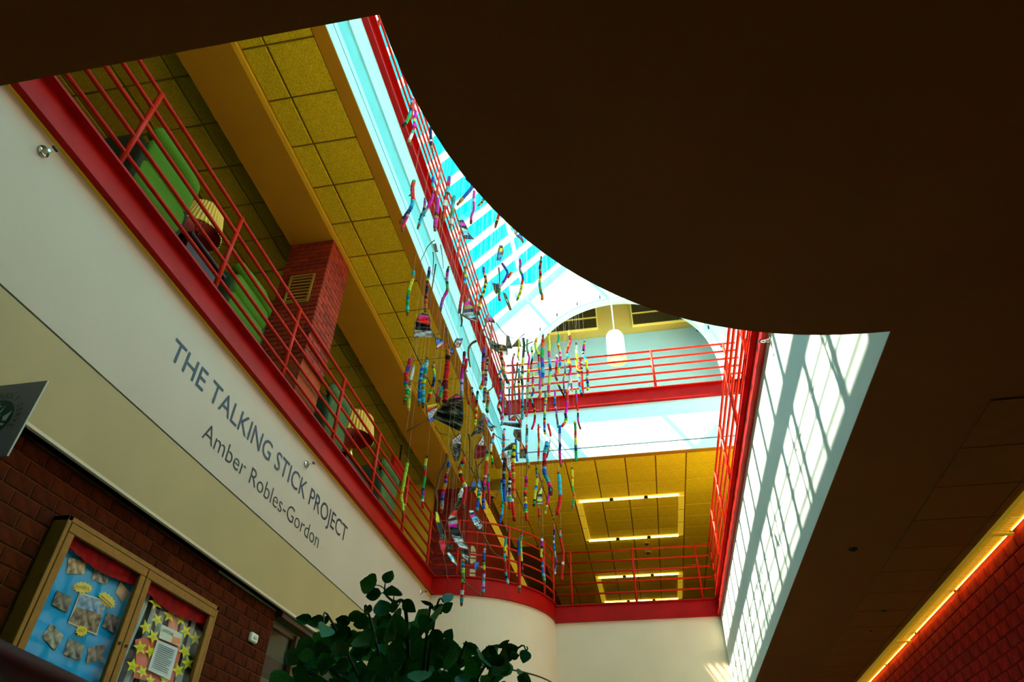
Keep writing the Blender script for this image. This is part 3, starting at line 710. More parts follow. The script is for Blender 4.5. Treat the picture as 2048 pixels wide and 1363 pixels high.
def swag(y0, y1, z0, z1, dip, label, m, zig=None):
    g = G(); n = 28; rows = 7; P = []
    for k in range(n+1):
        u = k/n; y = y0+(y1-y0)*u; zt = z0+(z1-z0)*u; zb = zt-.020-dip*math.sin(math.pi*u)
        for r in range(rows): P.append(W(-1.0100+.0018*math.sin(k*1.9)+.0010*math.sin(r*2.2+k*.4), y, zt+(zb-zt)*r/(rows-1)))
    g.add(P, [(k*rows+r, k*rows+r+1, (k+1)*rows+r+1, (k+1)*rows+r) for k in range(n) for r in range(rows-1)])
    return tag(ob('swag_drape', g, m, None, True), label, 'drape', 'red swags in the display case')
swag(.992, 1.208, .492, .486, .012, 'dark red swag drape above the blue poster board', M['cred'])
swag(1.224, 1.478, .491, .489, .016, 'dark red swag drape above the yellow stars', M['cred'])
g = G(); P = []
for k in range(41):
    y = 1.24+.225*k/40; P += [W(-1.0150, y, .4905), W(-1.0150, y, .484-.0035*abs(math.sin(k*.9)))]
g.add(P, [(2*k, 2*k+1, 2*k+3, 2*k+2) for k in range(40)])
tag(ob('scalloped_border', g, M['sun']), 'scalloped yellow paper border along the top of the right door', 'border')
hp = sheet('paper_shape', [(1015, 1045), (1080, 1030), (1150, 1045), (1190, 1030), (1290, 1060), (1345, 1090), (1360, 1140), (1290, 1400), (1000, 1330), (1020, 1200)], mat('coral_paper', (.80, .16, .09), .6), None, -1.0190)
tag(hp, 'large coral paper cut-out behind the typed letter', 'paper')
sheet('paper_shape_tab', [(1270, 850), (1345, 840), (1330, 990), (1262, 960)], mat('coral_paper2', (.85, .30, .18), .6), hp, -1.0189)
M['star'] = mat('yellow_star_paper', (.88, .70, .01), .5, .08, 20); M['ostar'] = mat('orange_star_paper', (.80, .30, .02), .5, .08, 20)
STARS = [(1172, 765, 62, 'yellow paper star highest at the left of the right door'), (1348, 775, 55, 'orange paper star on the red swag drape'), (1272, 862, 55, 'yellow paper star below the orange star to its left'),
 (1180, 895, 52, 'yellow paper star second from the top on the left side'), (1358, 893, 50, 'yellow paper star right under the orange star'), (1093, 952, 55, 'yellow paper star close to the middle bar, above the lock'),
 (1395, 982, 52, 'yellow paper star upper left of the far right star'), (1466, 1035, 55, 'yellow paper star farthest right in the case'), (1152, 1022, 56, 'yellow paper star touching the card heading on its left'),
 (1052, 1105, 60, 'yellow paper star over the coral paper beside the middle bar'), (1130, 1135, 52, 'yellow paper star left of the typed letter top'), (1388, 1130, 55, 'yellow paper star right of the typed letter top'),
 (1410, 1222, 55, 'yellow paper star right of the typed letter middle'), (996, 1242, 58, 'yellow paper star lowest beside the middle bar'), (1068, 1285, 52, 'yellow paper star left of the typed letter foot'),
 (1338, 1275, 55, 'yellow paper star right of the typed letter foot'), (1128, 1350, 45, 'yellow paper star at the bottom edge under the letter'), (1232, 1352, 40, 'small yellow paper star at the bottom edge right of another star')]
for i, (a, b, r, lab) in enumerate(STARS):
    pts = []; ro = random.uniform(-.4, .4)
    for k in range(10):
        an = -math.pi/2+math.pi*k/5+ro; rr = r if k % 2 == 0 else r*.42
        pts.append((a+rr*math.cos(an)*.92, b+rr*math.sin(an)*1.08))
    s_ = sheet('paper_star', pts, M['ostar'] if i == 1 else M['star'], None, -1.0150-.0004*(i % 3)); tag(s_, lab, 'star', 'paper stars in the display case')
    for k in range(2): sheet('print_line', [(a-16, b-4+k*12), (a+14, b+2+k*12), (a+14, b+4+k*12), (a-16, b-2+k*12)], M['ink'], s_, -1.0130, .0003)
cdp = sheet('heading_card', [(1215, 930), (1372, 1005), (1352, 1098), (1192, 1032)], M['offwhite'], None, -1.0138); tag(cdp, 'white heading card with an orange corner above the typed letter', 'card')
case_text('OFFICIAL', 1262, 990, 100, 22, .42, cdp, -1.0125)
sheet('orange_patch', [(1300, 1022), (1360, 1040), (1352, 1082), (1288, 1062)], mat('orange_ink', (.80, .20, .01), .5), cdp, -1.0126, .0004)
lt = sheet('typed_letter', [(1182, 1045), (1338, 1112), (1275, 1350), (1110, 1272)], mat('white_paper', (.72, .70, .68), .5), None, -1.0136); tag(lt, 'typed white letter pinned in the right half of the display case', 'letter')
for k in range(13):
    u = .10+.062*k; a0, b0 = 1182-72*u+18, 1045+227*u+8; L = random.choice((118, 122, 96, 124)); sheet('print_line', [(a0, b0), (a0+L, b0+L*.435), (a0+L-1, b0+L*.435+4), (a0-1, b0+4)], M['ink'], lt, -1.0124, .0003)

# ------------------------------------------------------------------ red kiosk rail close to the viewer
M['maroon'] = mat('dark_maroon_enamel', (.075, .002, .003), .5, spec=.1)
kr = thing('kiosk_frame', W(-.384, .30, ZG), 'dark maroon padded rail close to the viewer at the lower left', 'frame')
ob('top_rail', G().tube([W(-.350, .22, .100), W(-.364, .30, .100), W(-.3765, .367, .100), W(-.391, .448, .100), W(-.402, .51, .100)], .034, 14), M['maroon'], kr, True)
for y, x in ((.23, -.352), (.49, -.399)): ob('post', G().tube([W(x, y, ZG), W(x, y, .092)], .03, 10), M['maroon'], kr, True)
# ------------------------------------------------------------------ brick column in the left gallery
CX0, CX1, CY0, CY1 = -1.180, -1.0075, 1.585, 1.740
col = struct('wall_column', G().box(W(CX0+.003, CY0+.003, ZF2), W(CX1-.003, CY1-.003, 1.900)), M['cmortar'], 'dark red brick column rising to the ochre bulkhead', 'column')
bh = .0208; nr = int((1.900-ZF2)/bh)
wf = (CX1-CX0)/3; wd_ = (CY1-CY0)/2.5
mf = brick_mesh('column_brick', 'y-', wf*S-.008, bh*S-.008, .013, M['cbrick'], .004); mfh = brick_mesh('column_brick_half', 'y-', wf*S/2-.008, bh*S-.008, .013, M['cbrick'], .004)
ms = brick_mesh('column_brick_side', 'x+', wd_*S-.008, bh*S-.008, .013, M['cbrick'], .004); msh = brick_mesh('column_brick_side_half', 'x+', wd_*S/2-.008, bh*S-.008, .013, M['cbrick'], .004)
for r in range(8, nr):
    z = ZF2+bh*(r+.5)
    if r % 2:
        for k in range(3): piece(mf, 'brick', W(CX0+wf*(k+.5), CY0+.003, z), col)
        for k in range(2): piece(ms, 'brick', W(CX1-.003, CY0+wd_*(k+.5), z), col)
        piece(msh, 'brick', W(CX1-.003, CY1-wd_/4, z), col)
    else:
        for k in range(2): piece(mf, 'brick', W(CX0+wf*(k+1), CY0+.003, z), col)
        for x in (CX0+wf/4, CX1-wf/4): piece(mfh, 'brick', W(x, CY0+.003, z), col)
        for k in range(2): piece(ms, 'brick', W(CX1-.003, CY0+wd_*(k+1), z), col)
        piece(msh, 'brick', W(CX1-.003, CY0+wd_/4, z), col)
t = thing('vent_grille', W(-1.092, CY0-.004, 1.585), 'slatted metal vent grille on the brick column', 'vent')
M['ventm'] = mat('tan_metal', (.36, .20, .025), .45)
for a, b in [((-1.140, 1.583), (-1.132, 1.722)), ((-1.052, 1.583), (-1.044, 1.722)), ((-1.132, 1.583), (-1.052, 1.590)), ((-1.132, 1.715), (-1.052, 1.722))]:
    ob('grille_frame', G().cbox(W(a[0], CY0-.0065, a[1]), W(b[0], CY0-.001, b[1]), .002), M['ventm'], t)
for k in range(8):
    z = 1.593+.0154*k; g = G(); g.prism([W(-1.131, CY0-.001, z+.012), W(-1.131, CY0-.006, z+.002), W(-1.131, CY0-.005, z), W(-1.131, CY0-.0005, z+.010)], (.078*S, 0, 0)); ob('slat', g, M['ventm'], t)
# dark red grooves panel low on the column side
# second brick pier beside the far end of the bulkhead
pier = struct('wall_pier', G().box(W(-1.19, 3.655, ZF2), W(-.985, 3.675, ZC2-.001)), mat('deep_red_mortar', (.16, .006, .004), .8), 'deep red brick wall behind the curved railing', 'wall')
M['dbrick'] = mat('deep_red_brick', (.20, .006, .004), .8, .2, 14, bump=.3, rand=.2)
mp = brick_mesh('pier_brick', 'y-', .0585*S-.008, .0208*S*1.35-.008, .010, M['dbrick'], .004)
for r in range(26):
    z = ZF2+.028*(r+.5)
    if z > ZC2-.012: break
    for k in range(3): piece(mp, 'brick', W(-1.16+.0585*(k+(.5 if r % 2 else .12)), 3.655, z), pier)
M['drpl'] = mat('deep_red_plaster', (.26, .010, .006), .7, .06, 2)
struct('wall_gallery_side', G().box(W(-1.0, 3.676, ZF2), W(-.972, 5.9, ZC2-.001)), M['drpl'], 'deep red side wall under the gold ceiling strip', 'wall')
# ------------------------------------------------------------------ linear ceiling light along that wall
ls = thing('linear_light', W(-.935, 4.6, ZC2-.012), 'long gold linear light fixture along the deep red wall ceiling', 'light')
M['reflector'] = mat('gold_brushed_reflector', (.85, .60, .06), .4, .2, 30, emis=(1, .66, .03), estr=.28)  # emission stands in for lamp light mirrored by the metal
for k in range(5):
    y = 3.70+.37*k; ob('reflector', G().box(W(-.961, y, ZC2-.010), W(-.921, y+.36, ZC2-.002)), M['reflector'], ls)
    ob('joint', G().box(W(-.958, y+.361, ZC2-.008), W(-.924, y+.369, ZC2-.002)), M['dark'], ls)
# ------------------------------------------------------------------ square light rings
M['ftube'] = mat('fluorescent_tube', (.9, .8, .3), .4, emis=(1.0, .82, .16), estr=5.0)
def ring_light(x0, x1, y0, y1, label):
    t = thing('ring_light', W((x0+x1)/2, (y0+y1)/2, ZC2-.02), label, 'light', 'square ceiling light rings')
    w = .036; z0, z1 = ZC2-.016, ZC2-.003
    for ya in (y0, y1-w):
        ob('housing', G().cbox(W(x0, ya, z0+.008), W(x1, ya+w, z1), .004), M['reflector'], t)
        n = 3; L = (x1-x0-.03)/n
        for k in range(n):
            a = x0+.012+L*k
            ob('tube', G().tube([W(a+.012, ya+w/2, z0+.003), W(a+L-.016, ya+w/2, z0+.003)], .026, 8), M['ftube'], t, True)
            if k: ob('joiner', G().cbox(W(a-.012, ya+.006, z0), W(a+.008, ya+w-.006, z0+.008), .002), M['dark'], t)
    for xa in (x0, x1-w):
        n = 3; L = (y1-y0-2*w)/n
        for k in range(n):
            a = y0+w+L*k
            ob('reflector', G().cbox(W(xa, a+.004, z0+.004), W(xa+w, a+L-.004, z1), .004), M['reflector'], t)
            if k: ob('joiner', G().cbox(W(xa+.002, a-.0035, z0+.005), W(xa+w-.002, a+.0035, z1), .002), M['dark'], t)
ring_light(-.356, .318, 3.950, 4.612, 'square ring of yellow fluorescent lights nearer on the far gallery ceiling')
ring_light(-.352, .322, 5.315, 5.945, 'smaller looking square ring of lights farther back, seen through the far railing')
def ceil_puck(px, py, r, label, kind='smoke_detector'):
    p = atZ(px, py, ZC2)-Vector((0, 0, .012)); t = thing(kind, p-Vector((0, 0, .06)), label, 'detector')
    ob('base', G().lathe(p, [(.001, 0), (r, 0), (r, -.018), (r*.8, -.03), (r*.5, -.03)], 16), M['offwhite2'], t, True)
    ob('dome', G().lathe(p, [(r*.5, -.03), (r*.45, -.055), (r*.2, -.065), (.001, -.066)], 14), M['dark'], t, True)
M['offwhite2'] = mat('cream_plastic', (.55, .42, .14), .4)
ceil_puck(1293, 1084, .085, 'round detector on the ochre ceiling just behind the near light ring')
ceil_puck(1296, 1102, .10, 'flat round detector just above the far railing top rail')
ceil_puck(985, 990, .075, 'domed camera on the ochre ceiling near the gold linear light', 'security_camera')
ceil_puck(1107, 1033, .04, 'tiny ceiling sensor among the hanging sticks', 'ceiling_sensor')
# things behind the curved railing: white slotted door sign, gold door frame, paper pack
pr = thing('door_sign', W(-.9715, 4.46, 1.25), 'tall white slotted sign on the deep red wall behind the curved railing', 'sign')
M['signw'] = mat('pale_sign', (.62, .60, .45), .5)
def DS(a, b): return atX(840+a/5.4536, 950+b/5.4536, -.9705)
for q in [[(556, 765), (580, 770), (600, 800), (605, 835), (552, 830)], [(552, 842), (605, 846), (604, 900), (548, 896)], [(548, 908), (603, 912), (601, 965), (545, 960)], [(543, 1020), (602, 1024), (600, 1062), (540, 1058)], [(540, 1070), (600, 1074), (598, 1108), (538, 1106)]]:
    g = G(); g.prism([DS(*p) for p in q], (.01, 0, 0)); ob('slot_panel', g, M['signw'], pr)
t = thing('door_1', W(-.971, 4.95, ZF2), 'gold edged door in the deep red wall', 'door', None, 'structure')
for y in (4.66, 5.12): ob('door_frame', G().cbox(W(-.972, y, ZF2), W(-.962, y+.03, 1.62), .003), M['bulk'], t)
ob('door_frame', G().cbox(W(-.972, 4.66, 1.62), W(-.962, 5.15, 1.65), .003), M['bulk'], t)
ob('door_leaf', G().box(W(-.972, 4.69, ZF2), W(-.968, 5.12, 1.62)), M['drpl'], t)
t = thing('paper_stack', W(-.93, 3.30, ZF2), 'stack of pale folded cloths on the gallery floor by the curved railing', 'stack')
for k in range(3):
    ob('cloth', G().cbox(W(-.985, 3.255, ZF2+.001+.013*k), W(-.905, 3.33, ZF2+.0125+.013*k), .015), mat('pale_cloth_%d' % k, [(.42, .40, .12), (.62, .62, .50), (.40, .42, .20)][k], .8), t)

# ------------------------------------------------------------------ armchairs, side tables, lamps in the left gallery
def fabric(name, a, b, sc): return mat(name, a, .85, 0, sc, col2=b, bump=.2, bscale=160)
M['lime'] = fabric('lime_green_weave', (.050, .17, .002), (.090, .21, .003), 120)
M['speck'] = fabric('speckled_green_blue_fabric', (.11, .17, .012), (.035, .10, .07), 55)
M['olive'] = mat('dark_olive_fabric', (.018, .024, .008), .9)  # shade on the chair side is painted into this fabric colour
M['oliveb'] = mat('dark_green_fabric', (.020, .040, .012), .9)  # likewise darkened to paint in the shade on the chair sides
M['wood'] = mat('dark_red_wood', (.050, .006, .003), .4, .2, 10)
M['brass'] = mat('brass', (.75, .45, .06), .25, metal=1)
def pillow(g, a, b, r):                                       # soft box via rounded cross sections along y
    x0, y0, z0 = a; x1, y1, z1 = b; N = 14; ring = []
    for i in range(N):
        an = 2*math.pi*i/N; cx_, cz_ = math.cos(an), math.sin(an)
        ring.append(((x0+x1)/2+(x1-x0)/2*math.copysign(abs(cx_)**.75, cx_), (z0+z1)/2+(z1-z0)/2*math.copysign(abs(cz_)**.75, cz_)))
    vs = []; cm = ((x0+x1)/2, (z0+z1)/2); ys = [(0, .55), (.03, .86), (.09, 1), (.5, 1.02), (.91, 1), (.97, .86), (1, .55)]
    for u, s_ in ys:
        for x, z in ring: vs.append((cm[0]+(x-cm[0])*s_, y0+(y1-y0)*u, cm[1]+(z-cm[1])*s_))
    fs = [(i*N+k, i*N+(k+1) % N, (i+1)*N+(k+1) % N, (i+1)*N+k) for i in range(len(ys)-1) for k in range(N)]+[tuple(range(N))[::-1], tuple((len(ys)-1)*N+k for k in range(N))]
    g.add(vs, fs); return g
def chair(y0, y1, top, fm, sm, label):
    a = W(-1.075, y0, ZF2); b = W(-1.29, y1, ZF2+top); H = top*S; t = thing('armchair', ((a.x+b.x)/2, (a.y+b.y)/2, a.z), label, 'armchair', 'high-backed gallery armchairs')
    w = b.y-a.y; th = .10
    for k in range(3):                                         # rolls of the outer back
        z0 = a.z+.12+(H-.24)*k/3; ob('back_roll', pillow(G(), (a.x-th, a.y+.03, z0), (a.x, b.y-.02, z0+(H-.24)/3+.02), .03), fm, t, True)
    ob('backrest', pillow(G(), (a.x-.22, a.y+.05, a.z+.35), (a.x-th+.02, b.y-.05, a.z+H-.08), .05), fm, t, True)
    # crest roll with its raised ear
    g = G(); P = [Vector((a.x-.06, a.y+.02, a.z+H-.10)), Vector((a.x-.06, a.y+.06, a.z+H-.03)), Vector((a.x-.06, a.y+w*.35, a.z+H-.04)), Vector((a.x-.06, a.y+w*.65, a.z+H-.03)), Vector((a.x-.06, b.y-.06, a.z+H-.07)), Vector((a.x-.06, b.y-.02, a.z+H-.14))]
    ob('crest', g.tube(P, [.05, .085, .10, .10, .085, .05], 12), fm, t, True)
    for s_ in (0, 1):
        yy0, yy1 = (a.y-.02, a.y+.08) if s_ == 0 else (b.y-.07, b.y+.02)
        ob('side', pillow(G(), (b.x, yy0, a.z+.10), (a.x-.02, yy1, a.z+H-.06), .04), sm, t, True)
    ob('seat', pillow(G(), (b.x-.03, a.y+.07, a.z+.22), (a.x-.18, b.y-.07, a.z+.46), .05), fm, t, True)
    for x in (a.x-.08, b.x+.05):
        for y in (a.y+.06, b.y-.06): ob('leg', G().tube([(x, y, a.z), (x, y, a.z+.13)], [.018, .026], 8), M['wood'], t)
chair(.800, 1.000, .315, M['lime'], M['olive'], 'lime green armchair nearest the viewer behind the left railing')
chair(1.245, 1.455, .275, M['lime'], M['oliveb'], 'lime green armchair just before the brick column')
chair(1.945, 2.125, .315, M['speck'], M['oliveb'], 'speckled green and blue armchair just past the brick column')
chair(2.545, 2.745, .320, M['speck'], M['oliveb'], 'speckled green armchair farthest along the left railing')
def table(y0, y1, top, label):
    a = W(-1.08, y0, ZF2); b = W(-1.24, y1, ZF2+top); t = thing('side_table', ((a.x+b.x)/2, (a.y+b.y)/2, a.z), label, 'table', 'side tables in the left gallery')
    ob('table_top', G().cbox((b.x, a.y, b.z-.04), (a.x, b.y, b.z), .01), M['wood'], t)
    ob('cabinet', G().cbox((b.x+.03, a.y+.03, a.z+.12), (a.x-.03, b.y-.03, b.z-.04), .006), M['wood'], t)
    for x in (a.x-.04, b.x+.04):
        for y in (a.y+.04, b.y-.04): ob('leg', G().tube([(x, y, a.z), (x, y, a.z+.12)], .02, 8), M['wood'], t)
    p = Vector((a.x-.03, (a.y+b.y)/2, a.z+.3)); ob('pull', G().tube([p+Vector((.01, -.05, 0)), p+Vector((.03, 0, 0)), p+Vector((.01, .05, 0))], .006, 6), M['brass'], t)
table(1.035, 1.215, .185, 'dark red wooden side table between the two lime armchairs')
table(2.175, 2.470, .160, 'dark red wooden side table under the second pleated lamp')
M['shade'] = mat('pleated_cream_shade', (.72, .44, .08), .7); M['shadein'] = mat('red_shade_lining', (.42, .020, .008), .7)
def lamp(yc, zt, zb, sh, r0, r1, label):
    c = W(-1.15, yc, zt); t = thing('table_lamp', c, label, 'lamp', 'pleated gallery table lamps')
    hb = (zb-zt)*S
    ob('lamp_base', G().lathe(c, [(.001, 0), (.075, 0), (.075, .02), (.03, .035), (.018, .05), (.045, .06+hb*.15), (.055, .06+hb*.35), (.02, .06+hb*.6), (.012, hb*.9), (.012, hb+.05)], 16), M['brass'], t, True)
    ob('harp', G().tube([c+Vector((0, -.01, hb)), c+Vector((0, -.05, hb+.08)), c+Vector((0, 0, hb+sh*S*.9)), c+Vector((0, .05, hb+.08)), c+Vector((0, .01, hb))], .005, 6), M['brass'], t)
    ob('lamp_shade', G().lathe(c, [(r0*S, hb), (r1*S, hb+sh*S)], 72, flute=.05), M['shade'], t)
    ob('shade_lining', G().lathe(c, [(r0*S*.93, hb+.004), (r1*S*.93, hb+sh*S-.004)], 36), M['shadein'], t, True)
    g = G()
    for k in range(48):
        an = 2*math.pi*k/48; p = c+Vector((r0*S*.985*math.cos(an), r0*S*.985*math.sin(an), hb)); g.cbox(p-Vector((.007, .007, .012)), p+Vector((.007, .007, .002)), .003)
    tag(ob('bead_fringe', g, M['brass'], t), kind='stuff')
lamp(1.118, 1.357, 1.44, .100, .070, .050, 'pleated cream table lamp beside the nearest lime armchair')
lamp(2.330, 1.332, 1.48, .105, .092, .076, 'pleated cream table lamp beyond the brick column')
t = thing('exit_sign', atX(797, 937, -1.26), 'small red illuminated exit box high in the left gallery', 'sign')
c = WL[t.name]; ob('box', G().cbox(c-Vector((.05, .34, .12)), c+Vector((.05, .28, .14)), .02), mat('red_lens', (.45, .01, .01), .4), t)
ob('mount', G().tube([c+Vector((0, 0, .14)), c+Vector((0, 0, .62))], .02, 8), M['dark'], t)

# ------------------------------------------------------------------ pendant lamp under the skylight
px = -.003; py_ = 3.60
M['pwhite'] = mat('white_enamel', (.86, .86, .84), .4); M['plens'] = mat('frosted_lens', (.9, .85, .6), .3, emis=(1, .9, .6), estr=.35)
pt = thing('pendant_lamp', W(px, py_, 2.70), 'white cylindrical pendant lamp hanging in front of the arch', 'lamp')
ob('rod', G().tube([W(px, py_, 2.95), W(px, py_, RZ-.06)], .018, 8), M['pwhite'], pt, True)
ztop = 2.952; c = W(px, py_, 0)
def zz(z): return z*S
R1 = .0605*S
ob('shade', G().lathe(c, [(.02, zz(ztop)), (.05, zz(ztop)-.005), (R1*.75, zz(ztop-.012)), (R1*.97, zz(ztop-.035)), (R1, zz(ztop-.06)), (R1, zz(2.715))], 28), M['pwhite'], pt, True)
ob('rim', G().lathe(c, [(R1, zz(2.725)), (R1*1.06, zz(2.722)), (R1*1.06, zz(2.708)), (R1*.8, zz(2.705)), (R1*.78, zz(2.716))], 28), mat('cream_rim', (.85, .78, .45), .4), pt, True)
ob('lens', G().lathe(c, [(R1*.79, zz(2.714)), (R1*.5, zz(2.718)), (.001, zz(2.719))], 24), M['plens'], pt, True)
# cable with clips following the arch
t = thing('arch_cable', W(AC, YG-.004, AZ+AR), 'thin cable with small dark clips following the arch edge', 'cable')
cr = AR+.045; P = [W(AC+cr*math.cos(math.pi*(.03+.94*k/40)), YG-.006, AZ+cr*math.sin(math.pi*(.03+.94*k/40))) for k in range(41)]
ob('cable', G().tube(P, .005, 6), mat('pale_cable', (.35, .30, .12), .6), t)
for k in range(12):
    an = math.pi*(.06+.88*k/11); q = W(AC+cr*math.cos(an), YG-.010, AZ+cr*math.sin(an)); ob('clip', G().cbox(q-Vector((.018, .03, .075)), q+Vector((.018, .012, .03)), .008), M['dark'], t)
t = thing('wall_camera', W(.630, 4.135, 3.333), 'small dark camera on the grey wall beyond the arch', 'camera')
c = WL[t.name]; ob('body', G().tube([c+Vector((0, .04, 0)), c-Vector((0, .06, .02))], .05, 12), M['dark'], t, True); ob('lens', G().tube([c-Vector((0, .06, .02)), c-Vector((0, .075, .023))], .03, 12), M['chrome'], t, True)
# ------------------------------------------------------------------ the hanging sticks
YC = {'r': ('red', (.72, .012, .008)), 'p': ('pink', (.80, .02, .22)), 'm': ('magenta', (.62, .008, .40)), 'o': ('orange', (.85, .16, .01)), 'y': ('yellow', (.88, .66, .02)),
 'g': ('green', (.02, .38, .06)), 'l': ('lime', (.38, .68, .03)), 't': ('teal', (.02, .36, .34)), 'c': ('sky blue', (.04, .48, .85)), 'b': ('blue', (.012, .10, .55)), 'n': ('navy', (.010, .018, .10)),
 'v': ('violet', (.20, .06, .48)), 'k': ('black', (.012, .012, .014)), 'w': ('white', (.80, .78, .74)), 's': ('grey', (.30, .30, .33)), 'd': ('maroon', (.20, .006, .012)), 'h': ('bare wood', (.34, .16, .04)), 'a': ('tan', (.45, .27, .07)), 'j': ('dark brown', (.07, .03, .012)), 'e': ('pale lilac', (.55, .45, .75))}
M['yarn'] = mat('wrapped_yarn', (1, 1, 1), .85, .18, 60, bump=.5, bscale=90, attr=True)
M['bark'] = mat('twig_bark', (.22, .10, .025), .8, .3, 25, bump=.4, bscale=40)
M['thread'] = mat('clear_thread', (.60, .52, .34), .5)
STICK_LABELS = set()
YC = {k_: (a_, tuple(min(.92, q*1.3) for q in b_)) for k_, (a_, b_) in YC.items()}
def hang(top, o):                                                # thread up to the underside of the skylight
    zr = (RZ-abs(top.x/S))*S+EZ+.004
    ob('hanging_thread', G().tube([top, Vector((top.x, top.y, zr))], .0006, 5), M['thread'], o)
def spline(P, n):
    out = []; m = len(P)
    for i in range(m-1):
        p0, p1, p2, p3 = P[max(i-1, 0)], P[i], P[i+1], P[min(i+2, m-1)]
        for k in range(n):
            t = k/n
            out.append(.5*((2*p1)+(p2-p0)*t+(2*p0-5*p1+4*p2-p3)*t*t+(3*p1-p0-3*p2+p3)*t*t*t))
    out.append(P[-1].copy()); return out
def stick(pts, y, w, bands, tw=0, place='', dy=0.0):
    """pts: outline points in the photo from top to bottom at depth y; w thickness in photo pixels; bands: yarn code from top to bottom; leading/trailing h stays bare"""
    P = [atY(a, b, y+dy*i/(max(1, len(pts)-1))) for i, (a, b) in enumerate(pts)]
    if len(P) == 2: P = [P[0], (P[0]+P[1])/2+Vector((random.uniform(-.008, .008), random.uniform(-.02, .02), 0)), P[1]]
    dep = (P[0]-Vector((0, 0, EZ))).dot(CF); r = w*1.12/2*dep/FPX
    C = spline(P, 10); L = [0.0]
    for i in range(1, len(C)): L.append(L[-1]+(C[i]-C[i-1]).length)
    tot = L[-1]; rnd = random.Random(int(pts[0][0]*13+pts[0][1]*7))
    # colour names for the label
    seq = []
    for ch in bands:
        nm = YC[ch][0]
        if ch not in 'h' and (not seq or seq[-1] != nm): seq.append(nm)
    uni = []
    for q in seq:
        if q not in uni: uni.append(q)
    n4 = uni[:4]
    base = 'stick wrapped in '+(', '.join(n4[:-1])+' and '+n4[-1] if len(n4) > 1 else 'plain '+n4[0])+' yarn'
    if not uni: base = 'bare twig'
    label = base+(' '+place if place else '')
    if label in STICK_LABELS:
        for ex in ('short ', 'slender ', 'long ', 'bent ', 'straight '):
            if ex+label not in STICK_LABELS: label = ex+label; break
    STICK_LABELS.add(label)
    # bare core (the stick itself)
    g = G(); g.tube(C, [r*(.62+.12*math.sin(i*.7)) for i in range(len(C))], 7)
    o = ob('wrapped_stick', g, M['bark'], None, True); tag(o, label[:1].upper()*0+label, 'stick', 'yarn-wrapped sticks hanging in the atrium')
    # yarn sleeve with a ridge per few turns; colour per ring
    nb = len(bands); a0 = 0; a1 = nb
    while a0 < nb and bands[a0] == 'h': a0 += 1
    while a1 > a0 and bands[a1-1] == 'h': a1 -= 1
    if a1 > a0:
        s0, s1 = tot*a0/nb, tot*a1/nb; N = max(10, int((s1-s0)/max(.010, r*.55))); R_, K_, cl = [], [], []
        for k in range(N+1):
            s_ = s0+(s1-s0)*k/N; i = 0
            while i < len(L)-2 and L[i+1] < s_: i += 1
            f = (s_-L[i])/max(1e-6, L[i+1]-L[i]); R_.append(C[i].lerp(C[i+1], min(1, f)))
            b = min(nb-1, int(s_/tot*nb+1e-6)); rr = r*(.92+.10*math.sin(k*2.1)+rnd.uniform(-.07, .10))
            if k in (0, N): rr *= .8
            K_.append(rr); col = YC[bands[b]][1]; q = rnd.uniform(.78, 1.15); cl.append(tuple(min(1, c_*q) for c_ in col))
        # crisp band edges: duplicate rings where the colour changes
        RR, KK, CC = [R_[0]], [K_[0]], [cl[0]]; last = int(s0/tot*nb+1e-6)
        for k in range(1, N+1):
            s_ = s0+(s1-s0)*k/N; b = min(nb-1, int(s_/tot*nb+1e-6))
            if b != last and bands[b] != bands[last]:
                m = R_[k-1].lerp(R_[k], .5); d_ = (R_[k]-R_[k-1])*.02
                RR += [m-d_, m+d_]; KK += [K_[k-1]*1.02, K_[k]*1.02]; CC += [cl[k-1], cl[k]]
            last = b; RR.append(R_[k]); KK.append(K_[k]); CC.append(cl[k])
        g = G(); g.tube(RR, KK, 9); g.c = [c_ for c_ in CC for _ in range(9)]
        ob('yarn_wrap', g, M['yarn'], o, True)
        if rnd.random() < .55 and r > .006:                     # a loose knot or side stub
            i = rnd.randrange(3, len(C)-3); q = C[i]; dv = Vector((rnd.uniform(-1, 1), rnd.uniform(-.5, .5), rnd.uniform(-.6, .5))).normalized()
            g = G(); g.tube([q+dv*r*.5, q+dv*r*1.5, q+dv*r*2.2], [r*.5, r*.42, r*.2], 6); g.c = [tuple(YC[rnd.choice(bands.replace('h', '') or 'r')][1])]*18
            ob('knot', g, M['yarn'], o, True)
    hang(C[0], o)
    return o
exec_sticks = []
